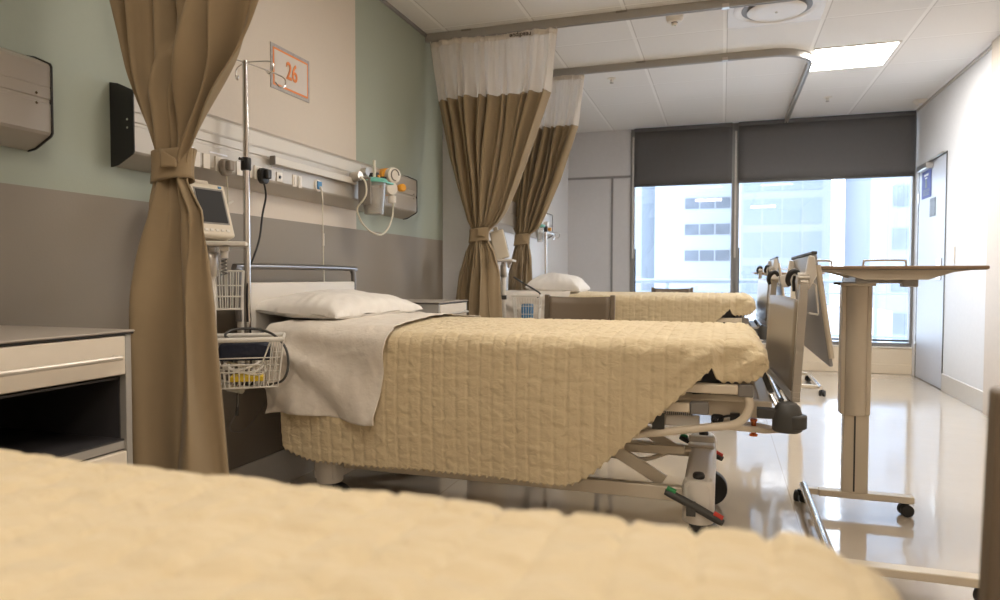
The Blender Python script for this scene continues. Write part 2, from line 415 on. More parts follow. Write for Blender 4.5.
MB().bar((XR-.035, 7.2, 2.05), (XR-.012, 6.86, 2.075), .02, .012).build('closer_arm', 'alu', d, bevel=.002)
# door signs and switch
ORG[0] = Vector((0, 0, 0))
RW = Matrix.Rotation(R(-90), 4, 'Z') @ Matrix.Rotation(R(90), 4, 'X')   # text readable on the right wall
s = thing('door_sign', (XR, 7.385, 1.87), 'blue notice plate with white heading and drawing near top of door', 'sign')
MB().box(XR-.010, XR-.0045, 7.23, 7.53, 1.73, 1.99).build('plate', 'blue_sign', s, bevel=.004)
MB().box(XR-.0115, XR-.0101, 7.31, 7.45, 1.935, 1.955).box(XR-.0115, XR-.0101, 7.345, 7.415, 1.91, 1.922).build('heading', 'sign_white', s)
g = MB()
for k in range(4): g.box(XR-.0115, XR-.0101, 7.27, 7.49, 1.755+k*.016, 1.761+k*.016)
g.build('small_print', 'ext_pale', s)
MB().lathe([(.024, -.0007), (.024, .0007)], (XR-.011, 7.38, 1.885), 20, Matrix.Rotation(R(90), 4, 'Y')).box(XR-.0115, XR-.0101, 7.355, 7.405, 1.825, 1.868).build('pictogram', 'ext_pale', s)
s = thing('door_sign', (XR, 7.17, 1.625), 'small charcoal plate with vertical lettering in middle of door', 'sign')
MB().box(XR-.009, XR-.0045, 7.085, 7.255, 1.54, 1.71).build('plate', 'sign_dark', s, bevel=.002)
g = MB()
for k, (a, b) in enumerate(((.01, .035), (.045, .06), (.07, .10), (.11, .125), (.135, .16))):
    g.box(XR-.0105, XR-.0091, 7.11+(k % 2)*.02, 7.16, 1.54+a, 1.54+b); g.box(XR-.0105, XR-.0091, 7.18, 7.235-(k % 2)*.02, 1.54+a, 1.54+b)
g.build('lettering', 'ext_line', s)
s = thing('light_switch', (XR, 6.56, 1.17), 'white double light switch plate on right wall beside door', 'switch')
MB().box(XR-.010, XR, 6.52, 6.60, 1.09, 1.24).build('plate', 'white_plastic', s, bevel=.003)
MB().box(XR-.014, XR-.010, 6.545, 6.575, 1.18, 1.215).build('rocker', 'sign_white', s, bevel=.001)
MB().box(XR-.014, XR-.010, 6.545, 6.575, 1.12, 1.155).build('rocker', 'sign_white', s, bevel=.001)
s = thing('wall_sensor', (1.79, 7.36, 2.60), 'small pale wedge-shaped sensor on ceiling in right corner', 'sensor')
MB().prism([(1.69, ZC), (1.80, ZC), (1.775, ZC-.035), (1.73, ZC-.035)], 'y', 7.30, 7.42).build('housing', 'white_plastic', s, bevel=.004)
MB().lathe([(.016, -.045), (.02, -.035), (.02, -.03)], (1.752, 7.36, ZC), 16).build('lens', 'sign_white', s)

# ---------------------------------------------------------------- roller blinds
for (a, b, lab) in ((-.955, .085, 'narrow dark grey roller blind half lowered over left window'), (.150, 1.808, 'wide dark grey roller blind half lowered over right window')):
    t = thing('roller_blind', ((a+b)/2, YW-.05, 2.0), lab, 'blind', 'roller blinds at the windows')
    def bf(u, v, a=a, b=b): return (lerp(a, b, u), YW-.045+.002*math.sin(u*9+v*2), lerp(2.01, ZC-.035, v))
    MB().grid(bf, 20, 6).build('fabric', 'blind', t, solid=.0015)
    MB().box(a, b, YW-.055, YW-.035, 1.99, 2.018).build('bottom_bar', 'dgrey', t, bevel=.004)
    MB().tube([(a, YW-.045, ZC-.028), (b, YW-.045, ZC-.028)], .022, 16).build('roller', 'blind', t)
    if a < 0: MB().tube([(a-.016, YW-.04, 2.55), (a-.016, YW-.04, 1.2), (a-.010, YW-.04, 1.19), (a-.006, YW-.04, 1.2), (a-.006, YW-.04, 2.55)], .003, 6).build('pull_chain', 'white_plastic', t)
    else: MB().tube([(a-.032, YW-.04, 2.55), (a-.032, YW-.04, 1.2), (a-.026, YW-.04, 1.19), (a-.022, YW-.04, 1.2), (a-.022, YW-.04, 2.55)], .003, 6).build('pull_chain', 'white_plastic', t)

# ---------------------------------------------------------------- ceiling fittings
def lamp(x0, y0, lab, m):
    t = thing('ceiling_light', (x0+.3, y0+.3, ZC), lab, 'ceiling light', 'square recessed ceiling lights')
    g = MB(); a, b, c, d_ = x0+.012, x0+.588, y0+.012, y0+.588; z0, z1 = ZC-.006, ZC-.0005
    g.box(a, b, c, c+.018, z0, z1).box(a, b, d_-.018, d_, z0, z1).box(a, a+.018, c+.018, d_-.018, z0, z1).box(b-.018, b, c+.018, d_-.018, z0, z1)
    g.build('frame', 'white_plastic', t)
    MB().box(a+.018, b-.018, c+.018, d_-.018, ZC-.005, ZC-.001).build('diffuser', m, t)
lamp(.597, 5.47, 'bright square recessed ceiling light panel in tiled ceiling before window', 'lamp')
lamp(.597, 2.47, 'warm square ceiling light over aisle between the beds, above the frame', 'lamp_neutral')
lamp(-.603, .07, 'warm square ceiling light over the nearest bed, above the frame', 'lamp_dim')
lamp(-.603, 2.47, 'added warm ceiling panel over the second bed, unseen, brightening wall and quilt', 'lamp_bed_added')  # added panel out of view, brightens the headboard wall and the quilt
lamp(.597, -1.73, 'warm square ceiling light behind the camera', 'lamp_warm')
t = thing('air_vent', (.297, 4.57, ZC), 'large round white ceiling air diffuser with domed centre disc', 'vent')
MB().box(.012, .582, 4.285, 4.855, ZC-.008, ZC-.0005).build('tile_plate', 'white_plastic', t, bevel=.002)
MB().lathe([(.235, ZC-.008), (.25, ZC-.010), (.25, ZC-.016), (.238, ZC-.02), (.215, ZC-.014), (.205, ZC-.0085)], (.297, 4.57, 0), 64).build('outer_ring', 'white_plastic', t)
MB().lathe([(.204, ZC-.0125), (.204, ZC-.0085)], (.297, 4.57, 0), 64).build('dark_gap', 'mgrey', t)
MB().lathe([(.02, ZC-.034), (.12, ZC-.033), (.165, ZC-.030), (.172, ZC-.025), (.165, ZC-.020), (.12, ZC-.013)], (.297, 4.57, 0), 64).build('disc', 'white_plastic', t)
MB().lathe([(.004, ZC-.041), (.009, ZC-.039), (.009, ZC-.034)], (.297, 4.57, 0), 12).build('centre_screw', 'alu', t)
t = thing('smoke_detector', (-.31, 4.53, ZC), 'round white smoke detector with small green lamp on ceiling tile', 'smoke detector')
MB().lathe([(.03, ZC-.042), (.044, ZC-.038), (.052, ZC-.024), (.055, ZC-.020), (.055, ZC-.0005)], (-.31, 4.53, 0), 32).build('body', 'white_plastic', t)
MB().lathe([(.012, ZC-.062), (.019, ZC-.059), (.019, ZC-.047)], (-.31, 4.53, 0), 20).build('sensor_tip', 'white_plastic', t)
MB().lathe([(.016, ZC-.047), (.022, ZC-.042)], (-.31, 4.53, 0), 20).build('chamber', 'mgrey', t)
MB().lathe([(.003, ZC-.0645), (.005, ZC-.062)], (-.306, 4.525, 0), 10).build('indicator', 'green', t)
def sprinkler(x, y, lab):
    t = thing('sprinkler_head', (x, y, ZC), lab, 'sprinkler', 'ceiling sprinkler heads')
    MB().lathe([(.032, ZC-.006), (.036, ZC-.003), (.036, ZC-.0005)], (x, y, 0), 24).build('escutcheon', 'white_plastic', t)
    MB().lathe([(.006, ZC-.028), (.008, ZC-.006)], (x, y, 0), 12).tube([(x-.010, y, ZC-.006), (x-.009, y, ZC-.03), (x, y, ZC-.038)], .0022, 6).tube([(x+.010, y, ZC-.006), (x+.009, y, ZC-.03), (x, y, ZC-.038)], .0022, 6).build('frame', 'white_plastic', t)
    MB().lathe([(.016, ZC-.041), (.016, ZC-.038)], (x, y, 0), 16).build('deflector', 'alu_dull', t)
sprinkler(-.903, 5.774, 'small sprinkler head on ceiling tile beyond the second curtain rail')
sprinkler(.905, 6.976, 'small sprinkler head on ceiling between light panel and window')

# ---------------------------------------------------------------- curtain rails
def rail(y, lab, x0=XL, dr=1):
    t = thing('curtain_rail', (XL, y, ZC), lab, 'curtain rail', 'ceiling curtain rails')
    pts = [(x0+.002, y), (.30, y)]
    x1, r = .615, .30
    for k in range(1, 13):
        a = R(90*k/12); pts.append((x1-r+r*math.sin(a), y+dr*(r-r*math.cos(a))))
    yend = YW-.07 if dr > 0 else y-2.2; pts.append((x1, yend))
    prof = [(-.016, ZC-.052), (-.016, ZC-.0005), (.016, ZC-.0005), (.016, ZC-.052), (.007, ZC-.052), (.007, ZC-.040), (-.007, ZC-.040), (-.007, ZC-.052)]
    g = MB(); vs = []; n = len(pts)
    for i, p in enumerate(pts):
        a = Vector(pts[max(0, i-1)]); b = Vector(pts[min(n-1, i+1)]); d = (b-a).normalized(); nn = Vector((-d.y, d.x))
        for o, z in prof: vs.append((p[0]+nn.x*o, p[1]+nn.y*o, z))
    k = len(prof); fs = [(i*k+j, i*k+(j+1) % k, (i+1)*k+(j+1) % k, (i+1)*k+j) for i in range(n-1) for j in range(k)]
    fs += [tuple(range(k))[::-1], tuple((n-1)*k+j for j in range(k))]
    g.add(vs, fs).build('track', 'alu_dull', t)
    for x in (-1.66, -.62): MB().box(x-.035, x+.035, y-.020, y+.020, ZC-.012, ZC-.0008).build('bracket', 'mgrey', t)
    g = MB().box(-.02, .02, y-.018, y+.018, ZC-.054, ZC-.030); g.build('joint_clip', 'alu', t)
    g = MB().box(x1-.018, x1+.018, yend-.006, yend+.006, ZC-.054, ZC-.0006); g.build('end_stop', 'dgrey', t)
rail(5.405, 'far aluminium curtain rail curving round the third bed toward the window', -1.72)
rail(4.355, 'middle aluminium curtain rail crossing the ceiling above the second bed', XL, -1)
rail(1.68, 'nearest aluminium curtain rail holding the foreground tan curtain, above the frame', XL, -1)

# ---------------------------------------------------------------- curtains
def curtain(y0, L, Rr, tie, bottom, lab, n=20, seed=0, netz=2.19, stamp=False, ztop=2.585, depth=.05, big=0, swath=0):
    """L, Rr: tables z -> x of the left and right edges (ascending z); tie=(z,xl,xr)"""
    t = thing('privacy_curtain', (tie[1]*.5+tie[2]*.5, y0, 0), lab, 'curtain', 'tied-back tan privacy curtains')
    rnd = random.Random(seed)
    ph = [rnd.uniform(0, 6.28) for _ in range(8)]
    wv = [rnd.uniform(.75, 1.25) for _ in range(n+3)]
    cum = [0]
    for w in wv: cum.append(cum[-1]+w)
    tz = tie[0]
    def warp(u):   # uneven pleat widths
        x = u*(n+3); i = min(int(x), n+2)
        return (cum[i]+(x-i)*wv[i])/cum[-1]
    def P(u, z, extra=0):
        xl, xr = interp(L, z), interp(Rr, z)
        g = math.exp(-((z-tz)/(.12 if n > 8 else .17))**2)            # how gathered
        w = warp(u)
        # cloth bunches towards the middle where it is tied
        x = lerp(xl, xr, w)
        a = w*n*2*math.pi
        bl = max(0, min(1, (tz-.04-z)/.25))
        s = lerp(math.sin(a+ph[0]+.9*math.sin(1.3*z+ph[1])), math.sin(a*.45+ph[1]), bl*.85)
        sharp = math.copysign(abs(s)**.75, s)
        below = max(0, min(1, (tz-z)/.4))
        amp = lerp(.046, .012, g)
        if z < tz: amp = lerp(amp, .038, below)
        if z > netz: amp = lerp(amp, .012, min(1, (z-netz)/.2))
        y = y0 + sharp*amp*(.7+.3*math.sin(w*9+ph[2]+z*1.2))
        y += .018*math.sin(w*math.pi*3+z*2.0+ph[3]) + big*math.sin(w*math.pi*5+ph[4]+1.5*z)*(1-g)
        if z > netz: y += .0035*math.sin(a*4.3+z*3)*min(1, (z-netz)/.05)
        if swath:
            w0 = lerp(.50, .22, math.exp(-((z-tz)/.40)**2)) if z > tz else .22
            st = max(0, min(1, (w-w0)/.035)); st = st*st*(3-2*st)
            sw = swath*(1 if z > tz else .25); y += -sw*st*(1-.55*g)*math.exp(-max(0, w-w0)*1.6) + .018*(1-st)*(1-g)*(math.sin(w*60+z*1.5))
            y += .030*st*(1-g)*math.sin((w-w0)*13-2.2*(z-tz)+1)
        # roundness of the bunch
        hw = (xr-xl)/2
        rd = math.sqrt(max(0, 1-(2*w-1)**2))
        y -= rd*(depth*.45*g + .03*(1-g) + (.05*below if z < tz else 0))
        x += .012*math.sin(a*.5+ph[5])*(1-g)*min(1, (1-abs(2*w-1))*8)
        # above the tie, folds fan out: let the fold crests swing sideways as they fall
        x += (1-g)*.010*math.sin(6*z+w*14+ph[6])*min(1, (1-abs(2*w-1))*6)*(1 if z < netz else .2)
        return (x, y, z)
    nu = n*14
    zs = [bottom+(netz-bottom)*i/90 for i in range(91)]
    fab = MB().grid(lambda u, v: P(u, zs[int(round(v*90))]), nu, 90).build('fabric', 'curtain', t, solid=.002, angle=180)
    MB().grid(lambda u, v: P(u, lerp(netz-.004, ztop-.03, v)), nu, 12).build('mesh_top', 'net', t, angle=180)
    hd = MB().grid(lambda u, v: (lambda p: (p[0], p[1]-.002, p[2]))(P(u, lerp(ztop-.035, ztop, v))), nu, 2).build('header_tape', 'sheet', t, solid=.002, angle=180)
    # hem strip where the net is sewn on
    MB().grid(lambda u, v: (lambda p: (p[0], p[1]-.003, p[2]))(P(u, lerp(netz-.03, netz, v))), nu, 2).build('seam', 'curtain', t, angle=180)
    h = n
    for k in range(h+1):
        p = P(k/h*.98+.01, ztop)
        MB().tube([(p[0], y0, ztop-.01), (p[0], y0, ztop+.012)], .003, 5).build('glider', 'white_plastic', t)
    # tie band
    cx, hw = (tie[1]+tie[2])/2, (tie[2]-tie[1])/2+.002
    def TB(u, v):
        a = u*2*math.pi; dk = depth*.35; wob = .006*math.sin(3*a+v*2)
        k = 1-.05*math.sin(v*math.pi)
        return (cx+(hw+wob)*k*math.cos(a), y0-.012-(.036+dk+wob)*k*math.sin(a), tz-.045+.09*v+.008*math.cos(a))
    MB().grid(TB, 64, 8).build('tieback', 'curtain', t, solid=.004, angle=180)
    # crossed end of the tie
    def TF(u, v): return (lerp(cx+.15*hw, cx+.85*hw, u), y0-.015-(.048+depth*.35)*(1-.30*u*u), tz+.045-.055*v-.03*u*(1-v)+.0)
    MB().grid(TF, 8, 6).build('tie_flap', 'curtain', t, solid=.004, angle=180)
    if stamp:
        text('laundry_mark', 'readipue', .042, (-1.27, y0-.052, ztop-.030), Matrix.Rotation(R(90), 4, 'X') @ Matrix.Rotation(R(180), 4, 'Z'), 'ink', t, .0004, bold=.0008)
    return t
curtain(4.355, [(0, -1.78), (.62, -1.752), (1.0, -1.71), (1.15, -1.672), (1.225, -1.634), (1.30, -1.628), (1.37, -1.665), (1.56, -1.728), (1.82, -1.803), (2.2, -1.885), (2.6, -1.94)],
        [(0, -1.37), (.62, -1.405), (1.0, -1.43), (1.15, -1.465), (1.225, -1.508), (1.29, -1.505), (1.35, -1.43), (1.42, -1.380), (1.62, -1.290), (1.86, -1.20), (2.2, -1.078), (2.6, -1.031)],
        (1.262, -1.632, -1.506), .25, 'tan curtain with white net top tied back behind second bed, larger of far pair', n=11, seed=3, stamp=True)
curtain(5.405, [(0, -1.70), (.62, -1.69), (1.0, -1.69), (1.14, -1.665), (1.24, -1.634), (1.33, -1.630), (1.42, -1.67), (1.6, -1.685), (2.2, -1.69), (2.6, -1.70)],
        [(0, -1.46), (.62, -1.48), (1.0, -1.49), (1.14, -1.495), (1.24, -1.513), (1.32, -1.51), (1.38, -1.43), (1.48, -1.377), (1.76, -1.253), (2.2, -1.11), (2.6, -1.06)],
        (1.287, -1.632, -1.512), .25, 'tan curtain with white net top tied back beside the third bed, farthest one', n=10, seed=8)
curtain(1.68, [(0, -1.70), (.4, -1.70), (1.0, -1.695), (1.19, -1.68), (1.27, -1.648), (1.35, -1.648), (1.6, -1.735), (1.85, -1.795), (2.2, -1.86), (2.6, -1.93)],
        [(0, -1.43), (.4, -1.435), (.9, -1.435), (1.17, -1.455), (1.27, -1.525), (1.34, -1.518), (1.45, -1.44), (1.62, -1.33), (1.79, -1.25), (2.2, -1.12), (2.6, -1.03)],
        (1.312, -1.645, -1.525), .25, 'large foreground tan curtain tied in the middle, before the bed head unit', n=6, seed=5, big=.010, depth=.045, swath=.06)

# ---------------------------------------------------------------- bed head units (services trunking)
def trunking(y0, y1, X, full, lab, endcap_near=True):
    t = thing('bed_head_unit', (X, (y0+y1)/2, 1.35), lab, 'bed head unit', 'wall-mounted bed head service units')
    prof = [(X, 1.352), (X, 1.628), (X+.035, 1.620), (X+.090, 1.596), (X+.096, 1.588), (X+.096, 1.530), (X+.0945, 1.527), (X+.096, 1.524),
            (X+.096, 1.495), (X+.092, 1.492), (X+.092, 1.482), (X+.096, 1.479), (X+.096, 1.398), (X+.090, 1.390), (X+.03, 1.358)]
    MB().prism(prof, 'y', y0+.006, y1-.006).build('body', 'trunk', t, angle=25)
    cp = [(X, 1.348), (X, 1.632), (X+.036, 1.625), (X+.094, 1.600), (X+.100, 1.590), (X+.100, 1.396), (X+.093, 1.386), (X+.03, 1.353)]
    for a, b in ((y0, y0+.006), (y1-.006, y1)):
        e = MB().prism(cp, 'y', a, b).build('end_cap', 'black', t, bevel=.001)
    g = MB()
    for z in (1.475, 1.503):
        for yy in (y0-.001, ): g.tube([(X+.075, yy, z), (X+.075, yy+.004, z)], .004, 8)
        g.tube([(X+.0955, y1-.05, z), (X+.098, y1-.05, z)], .004, 8)
    g.build('screw', 'steel', t)
    return t
t1 = trunking(1.785, 4.0, XL, True, 'long metal bed head unit with sockets and black end cap behind the second bed')
F = XL+.096
# upper light cover, cream, with rounded end
g = MB(); pr = []
def cover(ya, yb):
    n = 8; r = .03; out = [(ya, 1.534), (yb, 1.534)]
    for k in range(n+1):
        a = R(90*k/n); out.append((yb-r+r*math.cos(a), 1.584-r+r*math.sin(a)))
    out.append((ya, 1.584)); return out
MB().prism(cover(1.87, 3.30), 'x', F-.006, F+.0015).build('light_cover', 'trunk_light', t1, bevel=.001)
g = MB()
for ya, yb in ((1.95, 2.06), (2.14, 2.24), (2.52, 2.60)): MB().box(F-.001, F+.0012, ya, yb, 1.453, 1.459).build('printed_label', 'sign_white', t1)
MB().box(F, F+.004, 2.035, 2.09, 1.385+.003, 1.445).build('socket_plate', 'white_plastic', t1, bevel=.001)
MB().box(F, F+.004, 2.105, 2.14, 1.39, 1.445).build('switch_plate', 'white_plastic', t1, bevel=.001)
MB().box(F, F+.004, 2.17, 2.25, 1.388, 1.445).build('socket_plate', 'white_plastic', t1, bevel=.001)
MB().box(F, F+.004, 2.29, 2.345, 1.39, 1.445).build('socket_plate', 'white_plastic', t1, bevel=.001)
MB().box(F, F+.004, 2.355, 2.385, 1.39, 1.445).build('switch_plate', 'white_plastic', t1, bevel=.001)
MB().box(F, F+.004, 2.40, 2.48, 1.388, 1.445).build('socket_plate', 'white_plastic', t1, bevel=.001)
o = MB().box(F, F+.004, 2.55, 2.59, 1.398, 1.44).build('aerial_plate', 'white_plastic', t1, bevel=.001)
MB().lathe([(.007, 0), (.007, .004)], (F+.004, 2.57, 1.419), 14, Matrix.Rotation(R(90), 4, 'Y')).build('aerial_port', 'black', o)
for y in (2.682, 2.725): 
    o = MB().box(F, F+.004, y-.014, y+.014, 1.39, 1.445).build('switch_plate', 'white_plastic', t1, bevel=.001)
    MB().box(F+.004, F+.007, y-.007, y+.007, 1.40, 1.435).build('rocker', 'white_plastic', o, bevel=.001)
o = MB().lathe([(.03, 0), (.028, .006)], (F, 2.872, 1.42), 24, Matrix.Rotation(R(90), 4, 'Y')).build('nurse_call_port', 'white_plastic', t1)
MB().box(F+.006, F+.012, 2.857, 2.893, 1.402, 1.44).build('port_insert', 'blue', o, bevel=.001)
# equipment rail on the front of the unit
g = MB().box(F+.012, F+.030, 2.50, 3.20, 1.465, 1.497)
g.build('equipment_rail', 'trunk_light', t1, bevel=.002)
g = MB()
for y in (2.52, 2.84, 3.12): g.box(F, F+.012, y-.012, y+.012, 1.472, 1.490)
g.build('rail_bracket', 'alu', t1)
MB().box(F+.008, F+.034, 2.496, 2.502, 1.462, 1.500).build('rail_end', 'mgrey', t1)
trunking(-.9, 1.50, XL+.002, False, 'metal bed head unit cut by left frame edge, above first cabinet')
t3 = trunking(4.80, 6.66, -1.72, False, 'metal bed head unit on the far wall, half behind the tied curtains')
ORG[0] = Vector(t3.location)
MB().box(-1.624, -1.620, 5.6, 5.68, 1.388, 1.445).build('socket_plate', 'white_plastic', t3, bevel=.001)

# plugs and cords on unit 1
def plug(y, m, lab, cordpts, r):
    t = thing('power_plug', (F, y, 1.41), lab, 'plug')
    g = MB(); g.prism([(y-.026, 1.385), (y-.028, 1.425), (y-.016, 1.438), (y+.016, 1.438), (y+.028, 1.425), (y+.026, 1.385), (y+.012, 1.372), (y-.012, 1.372)], 'x', F+.005, F+.03)
    g.build('plug_body', m, t, bevel=.005)
    MB().prism([(y-.014, 1.392), (y-.016, 1.432), (y+.016, 1.432), (y+.014, 1.392)], 'x', F+.03, F+.05).build('grip', m, t, bevel=.005)
    MB().tube(cordpts, r, 8, smooth=8).build('cord', m if m == 'black' else 'tube_clear', t)
plug(2.21, 'grey_plug', 'grey angled power plug in the bed head unit beside curtain', [(F+.02, 2.21, 1.375), (F+.022, 2.215, 1.30), (F+.02, 2.215, 1.17), (F+.03, 2.19, 1.05), (F+.05, 2.17, .90)], .003)
plug(2.44, 'black', 'black power plug with hanging black cord in bed head unit', [(F+.02, 2.44, 1.376), (F+.025, 2.445, 1.32), (F+.022, 2.425, 1.24), (F+.025, 2.40, 1.14), (F+.05, 2.33, 1.06), (F+.07, 2.28, 1.02), (F+.075, 2.255, .93), (F+.08, 2.25, .80)], .0042)
# nurse call cord
t = thing('nurse_call_cord', (F, 2.875, 1.40), 'thin cream nurse call cord hanging down the wall behind pillow', 'cord')
MB().tube([(F+.012, 2.875, 1.405), (F+.022, 2.878, 1.37), (F+.020, 2.885, 1.20), (F+.02, 2.888, 1.02), (F+.03, 2.888, .88)], .0028, 8, smooth=6).build('cord', 'tube_clear', t)
MB().tube([(F+.0125, 2.875, 1.415), (F+.0205, 2.876, 1.395)], .006, 8).build('connector', 'white_plastic', t)
MB().tube([(F+.021, 2.886, 1.13), (F+.021, 2.886, 1.19)], .005, 8).build('strain_relief', 'white_plastic', t)
# blue and white valve beside the monitor
t = thing('hose_clip', (XL, 2.305, 1.27), 'tiny blue and white wall hose clip below the bed head unit', 'clip')
MB().box(XL, XL+.02, 2.28, 2.33, 1.255, 1.285).build('base', 'white_plastic', t, bevel=.004)
MB().lathe([(.010, 0), (.013, .012), (.006, .02)], (XL+.02, 2.30, 1.27), 14, Matrix.Rotation(R(90), 4, 'Y')).build('knob', 'blue', t)
MB().tube([(XL+.01, 2.33, 1.275), (XL+.012, 2.37, 1.295)], .006, 8).build('spout', 'white_plastic', t)

# suction jar, regulator, tubing
t = thing('suction_jar', (-1.80, 3.26, 1.31), 'clear suction canister with teal lid on the bed head unit', 'suction jar')
jx, jy = -1.775, 3.262
Jt = Matrix.Rotation(R(7), 4, 'X')
MB().lathe([(.047, 1.312), (.052, 1.315), (.060, 1.40), (.067, 1.478)], (jx, jy, 0), 28).build('canister', 'clear_plastic', t)
MB().lathe([(.042, 1.330), (.050, 1.40), (.055, 1.45)], (jx, jy, 0), 24).build('liner', 'clear_plastic', t)
MB().lathe([(.060, 1.478), (.074, 1.479), (.076, 1.489), (.068, 1.500), (.034, 1.508), (.012, 1.510)], (jx, jy, 0), 28).box(jx+.03, jx+.062, jy+.03, jy+.11, 1.481, 1.490).build('lid', 'teal', t, bevel=.001)
MB().lathe([(.008, 1.505), (.008, 1.60), (.006, 1.602)], (jx, jy+.005, 0), 14).build('suction_port', 'tube_clear', t)
MB().box(jx-.052, jx+.02, jy-.075, jy-.06, 1.36, 1.50).build('holder_clip', 'mgrey', t, bevel=.002)
o = MB().tube([(jx-.075, jy-.10, 1.50), (jx-.02, jy-.105, 1.505)], [.026, .024], 16).build('wall_adapter', 'alu', t)
MB().tube([(jx-.03, jy-.105, 1.505), (jx+.01, jy-.11, 1.47), (jx+.015, jy-.115, 1.40), (F+.055, 3.155, 1.34), (F+.055, 3.165, 1.302)], .005, 8, smooth=6).build('inlet_tube', 'tube_clear', o)
g = MB()
for k in range(9): g.box(jx+.045*math.cos(R(-55))-.001+.006, jx+.045*math.cos(R(-55))+.010, jy-.030, jy-.030+(.014 if k % 2 else .022), 1.335+k*.014, 1.3365+k*.014)
g.build('graduation', 'mgrey', t)
t = thing('vacuum_gauge', (-1.80, 3.41, 1.53), 'black round suction gauge between teal lid and orange regulator', 'gauge')
MB().tube([(F-.002, 3.40, 1.535), (F+.045, 3.40, 1.535)], .024, 20).build('dial_housing', 'black', t, bevel=.002)
MB().tube([(F+.045, 3.40, 1.535), (F+.052, 3.40, 1.535)], .010, 14).build('dial_hub', 'orange', t)
MB().tube([(F-.002, 3.30, 1.548), (F+.035, 3.30, 1.548)], .022, 18).build('selector_knob', 'alu', t)
t = thing('flow_regulator', (F, 3.53, 1.5), 'white and orange oxygen flow regulator on the bed head unit', 'regulator')
RY = Matrix.Rotation(R(90), 4, 'Y')
MB().lathe([(.036, 0), (.037, .02), (.034, .045)], (F+.0, 3.515, 1.55), 24, RY).build('orange_back', 'orange', t)
o = MB().lathe([(.038, 0), (.040, .010), (.036, .028), (.024, .032)], (F+.045, 3.535, 1.55), 28, RY).build('dial', 'white_plastic', t)
MB().tube([(F+.079, 3.535+.022*math.cos(a), 1.55+.026*math.sin(a)) for a in [R(20*k) for k in range(15)]], .003, 6).build('dial_ring', 'mgrey', o)
MB().lathe([(.030, 0), (.034, .04)], (F+.0, 3.515, 1.487), 24, RY).build('orange_base', 'orange', t)
MB().lathe([(.033, 0), (.030, .03), (.018, .034)], (F+.04, 3.525, 1.487), 24, RY).build('valve_body', 'white_plastic', t)
MB().lathe([(.018, 0), (.019, .025), (.014, .03)], (F+.06, 3.575, 1.494), 18, RY).build('orange_knob', 'orange', t)
MB().box(F+.02, F+.06, 3.475, 3.50, 1.515, 1.54).build('black_coupling', 'black', t, bevel=.003)
MB().lathe([(.014, 1.425), (.020, 1.42), (.020, 1.452), (.012, 1.456)], (F+.05, 3.535, 0), 18).build('outlet_nozzle', 'white_plastic', t)
t.location.y = 3.565; t.rotation_euler = (0, 0, R(-28)); t.scale = (1.2, 1.2, 1.2)
t = thing('oxygen_tube', (-1.80, 3.4, 1.28), 'milky tube looping from orange regulator to below suction jar', 'tube')
MB().tube([(F+.06, 3.548, 1.415), (F+.058, 3.545, 1.33), (F+.052, 3.50, 1.255), (F+.05, 3.42, 1.215), (F+.052, 3.30, 1.225), (F+.055, 3.21, 1.26), (F+.055, 3.165, 1.30)], .005, 8, smooth=8).build('hose', 'tube_clear', t)
MB().tube([(F+.06, 3.548, 1.39), (F+.06, 3.548, 1.415)], .0075, 10).build('hose_connector', 'white_plastic', t)

# room number sign, a framed print taped on the wall
t = thing('number_sign', (XL, 2.797, 1.845), 'framed number sign 26 in orange on the cream wall', 'sign')
MB().box(XL, XL+.004, 2.645, 2.949, 1.842, 2.046).build('backing', 'sign_grey', t, bevel=.001)
MB().box(XL+.004, XL+.005, 2.660, 2.934, 1.858, 2.030).build('border', 'sign_orange', t)
MB().box(XL+.005, XL+.006, 2.669, 2.925, 1.867, 2.021).build('paper', 'paper', t)
LW = Matrix.Rotation(R(90), 4, 'Z') @ Matrix.Rotation(R(90), 4, 'X')
LW = LW @ Matrix.Diagonal((.86, 1.08, 1, 1))
text('digits', '26', .106, (XL+.0090, 2.797, 1.944), LW, 'sign_orange', t, .0008, bold=.0015)

